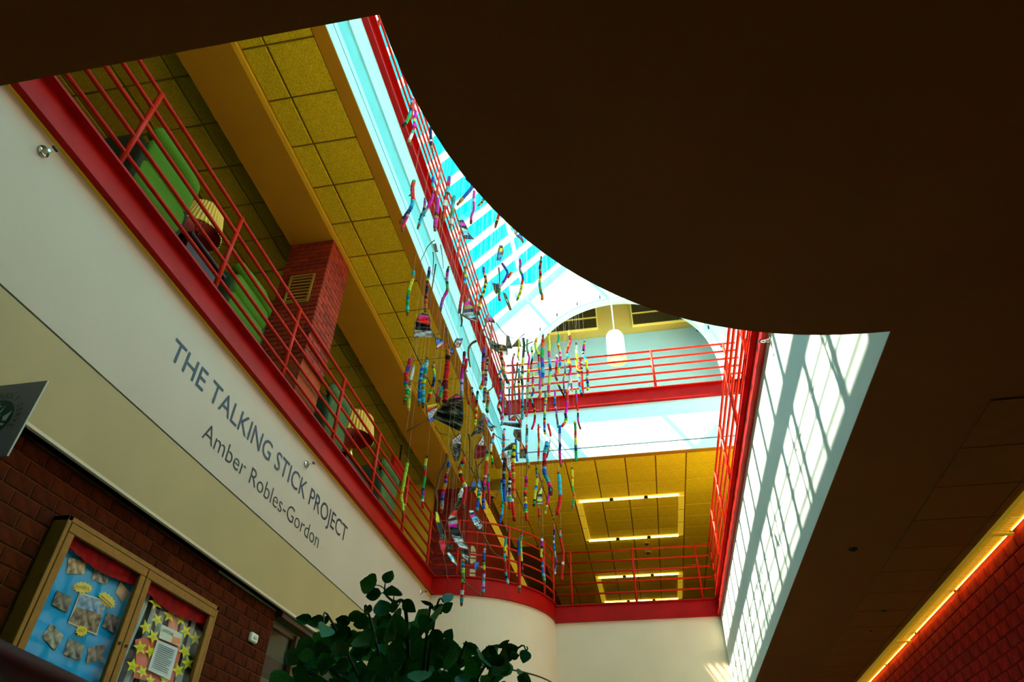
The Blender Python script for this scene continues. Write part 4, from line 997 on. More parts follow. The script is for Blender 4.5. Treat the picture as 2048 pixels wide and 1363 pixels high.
# (points in the photo top to bottom, distance, thickness in pixels, yarn colours top to bottom)
CROP = {'A': (790, 180, 9.087), 'B': (790, 330, 9.087), 'C': (790, 480, 9.087), 'D': (960, 480, 9.087), 'H': (790, 700, 9.735)}
def cp(k, *p):
    ox, oy, s_ = CROP[k]; return [(ox+a/s_, oy+b/s_) for a, b in p]
STICKS = [
 (cp('A', (310,150),(300,300),(270,430),(220,560),(140,660)), 1.22, 6, 'vsrrnttggk'),
 (cp('A', (380,380),(355,540),(350,640),(330,740),(290,850),(255,930),(285,1010)), 1.24, 5.5, 'mmmlmmrtwwah'),
 (cp('A', (650,680),(650,900),(680,1110)), 1.28, 5.5, 'nnnnnnwnnah'),
 (cp('B', (350,280),(320,400),(325,640),(300,750),(210,900),(90,1050)), 1.12, 7.5, 'grrrrrrccbnnnh'),
 (cp('B', (240,900),(205,980),(150,1100),(130,1200)), 1.14, 5.5, 'eppprph'),
 (cp('B', (540,600),(540,720),(510,850),(440,1000)), 1.16, 5, 'hvvansnh'),
 (cp('B', (690,210),(685,400),(690,540),(660,650),(540,860),(460,1020),(410,1160)), 1.20, 5.5, 'bbcrdmmmmstcch'),
 (cp('B', (770,600),(780,700),(760,850),(740,1000),(725,1190)), 1.10, 7.5, 'mmmmmmkammmh'),
 (cp('B', (990,210),(970,350),(950,500),(910,640),(900,800),(880,1020)), 1.26, 7, 'vbprccjrrwwrrroh'),
 (cp('B', (1080,560),(1060,680),(1040,800),(1040,900),(1020,1040),(1000,1140)), 1.20, 7, 'tttcctgtswwh'),
 (cp('B', (1300,240),(1390,320),(1400,400),(1270,560),(1130,720)), 1.24, 7, 'nbbbbbbbah'),
 (cp('B', (1440,470),(1430,620),(1430,800),(1390,920),(1380,1060)), 1.30, 5, 'mmmempmmpmd'),
 (cp('B', (1630,570),(1590,660),(1510,740)), 1.32, 5, 'hkakakah'),
 (cp('B', (1900,860),(1870,960),(1820,1130)), 1.34, 5.5, 'yyrrryjjjh'),
 ([(827.4,541.6),(826,555),(819.7,574.6),(816.4,590),(815.3,612),(815,631)], 1.14, 6, 'ttoyyylggbggcgh'),
 (cp('C', (625,490),(610,650),(590,750),(580,900),(560,1080),(560,1250),(545,1310)), 1.18, 6, 'hvknbyjrknjrkoroah'),
 (cp('C', (975,480),(955,560),(945,680),(950,800),(955,870),(940,940),(880,1050),(840,1180),(835,1290)), 1.25, 5.5, 'hnnpmssnggrmmmmvvvh'),
 (cp('C', (1275,480),(1275,650),(1265,760),(1250,900),(1200,1100),(1170,1320)), 1.28, 6, 'hotybcrrrrrrrrj'),
 (cp('C', (1610,490),(1620,600),(1650,700),(1640,820),(1610,950),(1560,1060),(1520,1250),(1510,1360)), 1.34, 5.5, 'vvmykojyjyjyjhoyjrk'),
 (cp('D', (400,420),(460,510),(500,590),(470,680),(400,800),(360,870),(350,960),(350,1060),(370,1100)), 1.36, 5, 'vvvbbbvvveegggpp'),
 (cp('D', (725,345),(735,430),(730,540),(770,640),(780,720),(760,790),(750,870),(730,960),(670,1090)), 1.40, 4.8, 'vrvvssgbbbrryayayg'),
 (cp('D', (1115,300),(1105,400),(1090,500),(1100,620),(1090,700),(1085,800),(1100,900),(1110,960),(1130,1000),(1130,1080)), 1.42, 5.2, 'hhkrjnarjoylttagtoo'),
 (cp('D', (570,570),(545,620),(505,680)), 1.40, 5, 'yorr'),
 (cp('H', (300,170),(280,260),(240,400),(210,470),(220,560),(210,680),(235,740),(240,840),(210,940),(180,1050)), 1.02, 8, 'prrvvvrrrrbgasggogh'),
 (cp('H', (360,290),(350,400),(310,560),(290,680),(290,800),(280,930),(270,1070),(260,1190)), 1.05, 5.5, 'awwwwhhayhglyya'),
 (cp('H', (540,300),(510,500),(490,700),(480,900),(470,1080)), 1.04, 7.5, 'cbcbcbbbcbbch'),
 (cp('H', (630,140),(610,280),(585,480),(555,640),(545,850),(545,1120)), 1.02, 7.5, 'hcwctatycactcch'),
 (cp('H', (765,225),(745,320),(765,450),(760,580),(730,700),(690,820),(660,920),(630,1010)), 1.08, 5.5, 'hahylycbnnnogyrrh'),
 ([(894.8,699),(895.6,712),(894.8,729),(893.7,743),(891,757.5),(890.7,770),(891.7,782),(891,792.5),(889.6,805)], 1.03, 10, 'oookkrrrrrrrrdddorrrd'),
 (cp('H', (950,640),(900,780),(860,900),(830,1010)), 1.06, 9, 'nnttgggdd'),
 (cp('H', (860,580),(875,650),(840,800),(800,900)), 1.09, 4.5, 'kkhhppp'),
 (cp('H', (1350,30),(1345,200),(1330,300),(1310,420),(1300,560),(1300,700),(1300,830),(1300,920)), 1.10, 6, 'ddppsrmmmmebeess'),
 (cp('H', (1400,170),(1380,300),(1360,420),(1390,560),(1410,680),(1420,880),(1440,1050)), 1.12, 5.5, 'rrrrhhhoooooohr'),
 (cp('H', (1500,720),(1510,900),(1500,1000)), 1.2, 4.2, 'kskrr'),
 ([(955.4,782),(954,797),(953,813),(952,830),(951,841),(950,852)], 1.22, 5, 'kkcttddroyoryorlyy'),
 ([(970,693),(968,705),(967,718),(966,732),(967,745),(968,757),(965,768),(960,777)], 1.3, 7, 'hvvkkvvrrrryppprry'),
 ([(974,711),(975,722),(973,730),(972,745),(972,760),(971,770)], 1.33, 5.5, 'jajakaskskskcs'),
 ([(1002.5,690),(1002.5,700),(1003,710),(1004,720),(1006,735),(1008,745),(1012,756),(1016,766)], 1.5, 5.5, 'oajadrojaojayrogbgjk'),
 ([(1029,707),(1026,716),(1025,727),(1028,737),(1029,746)], 1.9, 4, 'kympprrpprp'),
 ([(1038,678),(1037.5,700),(1036,712),(1038,720)], 1.9, 3.5, 'yyyyoyyh'),
 ([(1046.5,676),(1048,690),(1047,705),(1046,720),(1045,733),(1045,745),(1044,757),(1045,770)], 1.85, 5, 'kkkkkkkkyyykskyskk'),
 ([(1055,678),(1053.5,693),(1056,705),(1058.5,715),(1057,728),(1057,740),(1056.5,755),(1056,763)], 1.95, 4, 'ttgggpppmpoyoor'),
 ([(1063,693),(1064,701),(1065,712),(1063,726),(1061.5,738)], 2.0, 3.6, 'yykywcnkdpr'),
 ([(1074,675),(1070.5,689),(1074,702),(1077.6,710),(1078,719),(1078.5,728),(1079,741),(1081,754),(1080,766),(1080,777),(1081,786),(1077.6,796)], 1.95, 4.8, 'yoyyylyjrrccobbbmmmmyor'),
 ([(1086,669),(1085.5,684),(1085.5,693),(1084.6,702),(1084,712),(1084.6,724),(1085.5,737),(1085.5,750),(1083,760),(1084.6,771)], 1.92, 6.5, 'hhrrootgggvvbbccbbaaa'),
 ([(1097,668),(1098,680),(1098.7,693),(1098,706),(1099,719),(1099.6,728),(1100.5,737),(1100,746),(1099.6,753),(1098,765),(1097,775),(1098,784),(1098,791)], 2.0, 4.8, 'oyyyyyyypmpcccbkkclllyopmpy'),
 ([(1117.7,664.7),(1118,675),(1116,686),(1118.6,696),(1120,703),(1120.8,715),(1120,728),(1118,735),(1116,746)], 2.05, 4.5, 'ytgttyoywpwppcbtyy'),
 ([(1138,662),(1139,670),(1141,680),(1139,687.5),(1136.6,694.6),(1133.5,703),(1135.7,713),(1138,723.6),(1141,737),(1139,750),(1141,759),(1139,767),(1137,777),(1135,787)], 2.1, 4.5, 'yyjrprorrdccyyorrpmwwwcwwp'),
 ([(1152.5,685),(1152.5,697),(1154,708.7),(1154,723.6),(1155,737),(1156,745.7),(1157.7,754.5),(1159.5,762),(1158.6,769),(1161,778),(1164.8,792)], 2.12, 4.5, 'hwwwlyyyyoyvytcrbcck'),
 ([(1169,682),(1168,691),(1167,700),(1166.5,707),(1170,715),(1172.7,723.6),(1173.6,735),(1175.4,744),(1174.5,752.7),(1175,763),(1176,773),(1175,779.6)], 2.15, 4.8, 'hyommksnsccyyyyyorrtwabkgby'),
 ([(1112.8,710),(1114.6,719),(1112.8,732.5),(1112,745.7),(1111,753),(1114.6,760)], 2.1, 4.5, 'wpmmrdrpdd'),
 ([(1116,767),(1121.6,778.7),(1130.5,794.6)], 2.1, 4.2, 'ljdjkjkd'),
 ([(1130.4,721),(1131,728),(1130.4,737),(1129.6,750),(1127,756),(1127.8,773.5),(1129.6,786)], 2.16, 3, 'ywcchjyhpmrnvn'),
 ([(1158,724.5),(1159.5,735),(1160.4,745.7)], 2.16, 4, 'rproryr'),
 ([(1163,723.6),(1164,737),(1163,750)], 2.2, 3, 'wjwkwjh'),
 ([(1142.8,759),(1143,771),(1144.5,782)], 2.16, 3, 'yemmpy'),
 ([(1133,780.5),(1134,793),(1134,806),(1133,817.5),(1131,827),(1132,835),(1130.4,843),(1123.4,852.7)], 2.05, 5.2, 'orrrrpmmmmmkkgyor'),
 ([(1152.5,777),(1152.5,789),(1153,800),(1154,810),(1155,816),(1156,824.5),(1156,837),(1157.7,847.4),(1161.3,858)], 2.1, 3.6, 'agmmvvrrrrwknmmddd'),
 ([(1110,780.5),(1110,791),(1109,800),(1109.3,810),(1112.8,821),(1113,830),(1114.6,841),(1116,854.5)], 2.0, 3.6, 'vmpcbbbnevvvkkdknt'),
 ([(1090,782),(1091.7,793),(1091,803),(1090,817.5),(1089.5,828),(1089,839.5),(1089,854.5),(1090,868)], 1.95, 4.6, 'htttytyvwwyyttkorvbcny'),
 ([(1067.5,745),(1065.7,762),(1066,775),(1067,782),(1063,793),(1064,801.6),(1067,813),(1069.7,823),(1069.7,835),(1068,845.7),(1063.5,858)], 1.9, 4, 'yymppoyrrbbyttkkojyjdrpmr'),
 ([(1037.7,737),(1038.6,750),(1037.7,762),(1038,772),(1038.6,785),(1039,806)], 1.9, 5, 'tcctoojyoorrrrrr'),
 ([(1018.4,762),(1018.4,781.6),(1018.4,799),(1019,817),(1018.4,838)], 1.8, 3, 'cwnnvvvvvv'),
 ([(1003,738),(999,746),(991,757),(985.8,768),(984.9,774),(975,783)], 1.5, 4.5, 'cchhhhhhhh'),
 ([(1000.7,753.5),(1001.6,761.4),(1004,774.6),(1001.6,781.6),(1000.7,790.4),(1000,801),(996,812.5),(999,821),(1002.5,830),(1003,839)], 1.6, 4.5, 'sktgtgvmevcdrodddop'),
 ([(1005,783),(1006,795),(1005,808),(1005.6,825.7),(1005,839),(1003,850)], 1.64, 4.5, 'hmprrpppepet'),
 ([(1009.6,788),(1010.4,799),(1010,815)], 1.7, 3.5, 'oyrototc'),
 ([(1045.7,774.6),(1045,790),(1045.7,804.5),(1045,821),(1044.8,838)], 1.85, 5, 'nacccccbcktcctc'),
 ([(1054.5,773),(1055,783),(1054.5,790),(1054.5,803.6),(1054,815),(1052.7,833)], 1.88, 4.5, 'vlltlgmnkbrrr'),
 ([(970,776),(970,790),(970,799),(967,804)], 1.3, 7, 'jahvnavsaa'),
 ([(976,783),(976,795),(976,803.6),(974,815),(975,824)], 1.33, 6, 'ojaojodjrgglgk'),
 ([(973.5,898),(974.5,907),(973.5,918.6),(972.5,933),(971.5,948),(970,958),(968.8,966),(968.8,979),(967,991.6),(967,1004),(967.7,1017)], 1.4, 6, 'hkglyrrrrrrwrmrvnrrrbnbb'),
 ([(987,866),(986,877.5),(982.7,887),(982,897),(982.7,910),(984.8,918.6),(984.8,934)], 1.45, 4.5, 'drrcbwwwyjrlggkh'),
 ([(929.7,909),(927,919),(922.7,929),(919,940),(922.7,953),(926,963),(931,975),(929.7,989),(926,1005.7),(927,1017)], 1.25, 7.5, 'horngroyjrrrywrrrrrrrh'),
 ([(815.8,918.8),(813.5,935),(808.8,958.7),(805,980),(803,994),(805.8,1011.5),(805.8,1030)], 1.2, 5.8, 'hllllllllyoyylylh'),
 ([(854.6,910.6),(851,926),(850.5,941),(849,961),(846,976),(845.8,989),(845,1001),(845.8,1015)], 1.22, 5.4, 'jyyytrrrggggnvvgwrr'),
 ([(895.7,909),(896.8,923.5),(896,937.6),(892,951.7),(891,965.7),(887.4,980),(885,994),(884,1009),(882.7,1025.6)], 1.24, 6.2, 'hhabbaardvnaorvbnstoh'),
 ([(957.5,979),(957,995.7),(953.4,1020)], 1.35, 6, 'ttglbbbbc'),
 ([(977,947.5),(977,957.7),(977,971),(978,987.5),(978.5,1006),(979,1015)], 1.4, 5, 'htgmmmrrrrrh'),
 ([(1003.7,954.6),(1003,971),(1003.7,985.5),(1005.7,1002),(1004.7,1017),(1002.6,1032.7),(998.5,1047)], 1.5, 4.6, 'okccccccgtccbbb'),
 ([(1012,905),(1009.5,920),(1008.8,932),(1008,945.4),(1007.8,960.8),(1007.8,971),(1008.8,986.5),(1010.9,1009)], 1.48, 6.5, 'wskjkkjsjkbbnbbbbba'),
 ([(1021,943),(1020,955.7),(1019,969),(1019.6,989.6),(1019,1002),(1019.6,1017)], 1.55, 5.6, 'prrkwkwknvygcrrr'),
 ([(1028,885.7),(1027.8,902),(1026.7,917.6),(1026,933),(1027,949),(1026.8,961),(1027,976),(1027.8,995.7)], 1.6, 6.8, 'hyyjyyjyyororyaorroorooa'),
 ([(1024,991.6),(1025,1007),(1027,1022),(1029,1041)], 1.58, 6.4, 'swwrrrrrrrd'),
 ([(1052.5,951.6),(1052,971),(1050.4,983),(1051,998),(1051.4,1012),(1052,1024.5),(1054,1041)], 1.7, 6, 'pmdmrgorjyoybbglrrr'),
 ([(1072.8,936),(1074.4,950.5),(1073.9,961),(1072,975),(1070,987.5),(1069,1000),(1067.7,1012)], 1.75, 5, 'jgrtryyybcyyyykgj'),
 ([(1094,882.6),(1093,892),(1090,902),(1089,912.4),(1089,925),(1089,935),(1089,945),(1094,956.6),(1096,961),(1099,969),(1101,978),(1102,989.6)], 1.7, 7.5, 'ccbtcrrprdrcbbbtttprndd'),
 ([(1099,984),(1096,998),(1094,1010),(1092,1016),(1090,1027.6)], 1.75, 4.5, 'mmmpprygoy'),
 ([(1116.5,943),(1118.5,955.7),(1119.6,971),(1120.6,991.6),(1118.5,1007),(1114.4,1028.6)], 1.75, 7, 'hcccccccrrrrrr'),
 ([(1144,934),(1144.7,945.4),(1144.7,957.7),(1145,971),(1145.8,981),(1149,991.6),(1147,1002),(1144.7,1018)], 1.9, 4.5, 'hyyyoyyyggoooggth'),
 ([(1077.5,1012),(1078.5,1031.7),(1078.5,1052)], 1.8, 4, 'arrrrjhhhh'),
 ([(1150,842),(1150.9,860.5),(1150.9,871),(1151.4,883),(1151.4,893),(1152,905.7),(1152,922)], 2.0, 5, 'ygggrroyyybkggtg'),
 ([(1119.5,851),(1119.5,864.6),(1119.5,881),(1120,891),(1119.5,905.7),(1121,922),(1122.6,933)], 1.95, 5, 'bbbeeesnnvpppph'),
 ([(1096,847),(1099.5,860.5),(1101.6,872)], 1.9, 4, 'rrrrrr'),
 ([(1100.5,879),(1097.5,897.5),(1093,916)], 1.9, 3, 'weshjj'),
 ([(1077,847.7),(1077,866),(1078,883.7),(1077.6,899),(1077,915.5),(1077.6,928)], 1.85, 4, 'hrrarrroyorrrawh'),
 ([(1053.4,848.8),(1054,861),(1053.4,871),(1053.4,881.6),(1053,892),(1052.4,902),(1054,915.5),(1057,928),(1058.6,936)], 1.75, 4.6, 'hakkkccswrrkkccttah'),
 ([(1009,857),(1007,868),(1007.7,877.5),(1007,892),(1006,907),(1005,918.6)], 1.6, 5, 'jeeorbrocrorcbroror'),
 ([(1031.4,877.5),(1032.4,892),(1032.4,907),(1034.4,921.7)], 1.7, 4, 'bbgtbbb'),
 ([(925.6,1118),(926.3,1137),(926.3,1152),(925.6,1171),(924,1189),(922.7,1211)], 1.3, 6.5, 'otcbyyggglrrrwwrtth'),
 ([(970.4,1092),(968,1111),(968,1128.6),(968,1145),(967.4,1161),(966.7,1178.5),(966,1190)], 1.4, 5.5, 'hesbbbdglyrmwsceevch'),
 ([(1012,1075),(1010.5,1091.6),(1009,1110),(1011,1127),(1011.7,1143),(1013.5,1155),(1016.4,1167)], 1.5, 5, 'tttyyrctarrrrtntw'),
 ([(1038.7,1078.7),(1038,1105.7),(1038,1134),(1038.7,1157),(1039,1184)], 1.55, 6.5, 'bbbbbrrrrrrrrrah'),
 ([(1045,1059),(1043,1074),(1042,1087),(1043,1110),(1044,1124.5),(1045,1140),(1045,1151.5)], 1.6, 4, 'hrthllcyyyykjrkh'),
 ([(1085.7,1066),(1084,1080),(1084,1095),(1082,1105.7),(1084,1117.5),(1085.7,1129),(1086,1143),(1088.6,1157),(1090,1168)], 1.7, 5, 'hhwmmnyyyrrbabbctah'),
 ([(1108.6,1048),(1108.6,1063.5),(1107.4,1081),(1108.6,1096),(1111,1113),(1112.7,1124.5),(1109.7,1140),(1111,1148)], 1.75, 3.6, 'omknsbwbcblsvrnvsw'),
 ([(1122,1053),(1120,1066),(1122,1081),(1125,1096),(1126.8,1105.7),(1125.6,1130),(1123.8,1145.6),(1123.8,1160)], 1.8, 5, 'hocrrrrrrrwrrrr'),
]
def zone(x, y):
    if y > 1040: return 'by the curved railing'
    if y < 470: return 'high below the skylight'
    if y < 640: return 'beside the top gallery railing'
    if x > 1045 and y < 830: return 'before the arched opening'
    if x > 985 and y < 935: return 'before the far white fascia'
    if x > 985: return 'before the far ochre ceiling'
    if y < 860: return 'at the left of the cluster'
    return 'low at the cluster\'s left'
for i_, (pts, y, w, bands) in enumerate(STICKS):
    stick(pts, y+((i_*7) % 13-6)*.013, w, bands, place=zone(*pts[len(pts)//2]))
TWIGS = [([(869,480),(856,492),(847,510),(842,521),(838,533)], 1.2, 2.6, 'thin arched bare twig against the grey green fascia band'), ([(881,489),(884.6,513),(887,537)], 1.2, 2.6, 'thin straight twig hanging over the pale top fascia'),
 (cp('C', (690,220),(700,350),(680,640)), 1.2, 3, 'slim pale bare twig just above the dark pink pennant'), (cp('C', (740,440),(690,760),(650,1050),(620,1250)), 1.2, 4, 'long bare twig leading down to the red and black pennant'),
 (cp('D', (340,500),(355,650),(350,800)), 1.36, 4.5, 'short upright bare twig beside the violet and blue bent stick'),
 ([(993,646),(1003,660),(1015,671),(1028,676)], 1.6, 2.6, 'thin curved twig sweeping right before the white gable'), ([(974,642),(965.5,664),(966,669),(977,677)], 1.5, 4, 'crooked bare twig holding the dark streaked fan pennant'),
 ([(1049,667.5),(1043,672),(1038,677)], 1.7, 2.6, 'short rising twig tip above the brown pennant'), ([(1066,682.5),(1051,689.6),(1042,693)], 1.7, 3, 'slanted dark twig right of the brown pennant'),
 ([(813,862),(835,850),(855,838)], 1.05, 3, 'straight dark twig pointing left from the big black pennant'), ([(870,852),(879,865),(894.4,869)], 1.05, 3, 'curled twig under the big black woven pennant'),
 ([(937.6,868),(939.6,881.6),(939.6,912),(939,943)], 1.3, 6, 'upright bare branch left of the white and maroon pennant'), ([(952,920.6),(954,938),(958,955.6)], 1.35, 4.5, 'bare twig hanging below the white and maroon pennant'),
 ([(969.4,915.5),(955,933),(945.8,957.6)], 1.35, 4.5, 'slanted bare twig crossing below the maroon pennant'), ([(966,1067),(985,1102),(1007,1115)], 1.4, 4, 'bent bare twig trailing from the pale blue pennant'),
 ([(922,1125.7),(923,1146),(938,1171),(967.4,1193)], 1.3, 4, 'long curved twig sweeping across the red beam'), ([(886.7,1114),(892.6,1136),(894,1152),(900,1162)], 1.25, 2.6, 'thin wispy twig below the yellow and black pennant'),
 ([(893,655),(894,673),(898,695)], 1.15, 4.5, 'bare branch rising between the small pennants on the left'), ([(922,628),(924,642),(922,652.6)], 1.2, 6, 'thick bare stub above the white and blue knit pennant'),
 ([(953,681),(943,687),(937,699),(938,719.5),(940.5,733.6)], 1.25, 6.5, 'hooked bare branch like a cane left of the red beam'),
 ([(987,866),(1000.5,876.5),(1019,879.6)], 1.6, 2.6, 'thin twig sweeping right under the teal pennant'), ([(992,917.6),(999,911),(1005.7,905)], 1.6, 2.6, 'short slanted twig beside the teal and white pennant'),
 ([(1054,922.7),(1053.4,943),(1051,953.5)], 1.72, 4, 'dark bare twig above the pink and maroon stick'), ([(1000.6,966),(994.4,987.5),(983,1009)], 1.5, 3, 'slanted thin twig before the gold linear light'),
 ([(1052.7,808),(1046.5,819.5),(1038.6,827.4)], 1.85, 4.5, 'forked bare twig before the far red beam'), ([(1084.7,958.8),(1083.6,967),(1082.6,975)], 1.75, 4, 'small dark twig above the green and black pennant'),
 ([(1035,725),(1033.5,742),(1030,764),(1029,775),(1030,790),(1030.7,808),(1030,830)], 1.8, 5, 'tall bare branch standing in the middle of the cluster'),
 ([(894.5,908),(892,923.5),(880.4,944.6),(875.7,965.7),(871,982),(874.5,1001),(873,1022)], 1.23, 8, 'long wavy brown bare branch above the yellow pennant')]
for i_, (pts, y, w, lab) in enumerate(TWIGS):
    y += ((i_*5) % 9-4)*.012-.125
    P = [atY(a, b, y) for a, b in pts]
    if len(P) == 2: P.insert(1, (P[0]+P[1])/2)
    C_ = spline(P, 7); dep = (P[0]-Vector((0, 0, EZ))).dot(CF); r = w/2*dep/FPX*.85
    o = ob('bare_twig', G().tube(C_, [r*(1-.55*i/len(C_)) for i in range(len(C_))], 7), M['bark'], None, True); tag(o, lab, 'twig', 'bare twigs among the hanging sticks')
    hang(C_[0], o)
# ------------------------------------------------------------------ woven pennants
M['weave'] = mat('woven_yarn_panel', (1, 1, 1), .9, .15, 90, bump=.5, bscale=120, attr=True)
def pennant(Lp, Rp, y, bands, label, tilt=.03):
    n = 6; rows = []
    def along(P, u):
        s_ = u*(len(P)-1); i = min(int(s_), len(P)-2); f = s_-i; return (P[i][0]+(P[i+1][0]-P[i][0])*f, P[i][1]+(P[i+1][1]-P[i][1])*f)
    rnd = random.Random(int(Lp[0][0]*31+Lp[0][1])); N = len(bands)*4; g = G(); cl = []; V = []
    dep = (atY(*Lp[0], y)-Vector((0, 0, EZ))).dot(CF)
    for k in range(N+1):
        a = along(Lp, k/N); b = along(Rp, k/N); ch = bands[min(len(bands)-1, int(k/N*len(bands)))]
        for j in range(n+1):
            u = j/n; q = atY(a[0]+(b[0]-a[0])*u, a[1]+(b[1]-a[1])*u, y+tilt*(u-.5)+.006*math.sin(u*3.1+k*.5))
            V.append(q)
            if ch == 'W': c_ = (.78, .80, .82) if rnd.random() < .62 else (.03, .04, .08)
            elif ch == 'K': c_ = (.012, .013, .016) if rnd.random() < .74 else (.22, .20, .12)
            else: m_ = rnd.uniform(.8, 1.15); c_ = tuple(min(1, z*m_) for z in YC[ch][1])
            cl.append(c_)
    th = .008; nv = len(V); F = [(k*(n+1)+j, k*(n+1)+j+1, (k+1)*(n+1)+j+1, (k+1)*(n+1)+j) for k in range(N) for j in range(n)]
    V2 = [v+Vector((0, th, 0)) for v in V]; F2 = [tuple(nv+i for i in f[::-1]) for f in F]
    rim = [j for j in range(n)]
    E_ = []
    for k in range(N): E_ += [(k*(n+1), (k+1)*(n+1)), ((k+1)*(n+1)+n, k*(n+1)+n)]
    for j in range(n): E_ += [(j+1, j), (N*(n+1)+j, N*(n+1)+j+1)]
    g.add(V+V2, F+F2+[(a, b, b+nv, a+nv) for a, b in E_]); g.c = cl+cl
    o = ob('woven_pennant', g, M['weave'], None); tag(o, label, 'pennant', 'woven pennants among the hanging sticks')
    r = max(.006, 1.6*dep/FPX)
    for P in (Lp, Rp):
        Q = [atY(a, b, y+(-tilt/2 if P is Lp else tilt/2)) for a, b in P]
        if len(Q) > 1: ob('twig_frame', G().tube(spline(Q, 4), r, 6), M['bark'], o, True)
    top = atY((Lp[0][0]+Rp[0][0])/2, (Lp[0][1]+Rp[0][1])/2, y); hang(top, o)
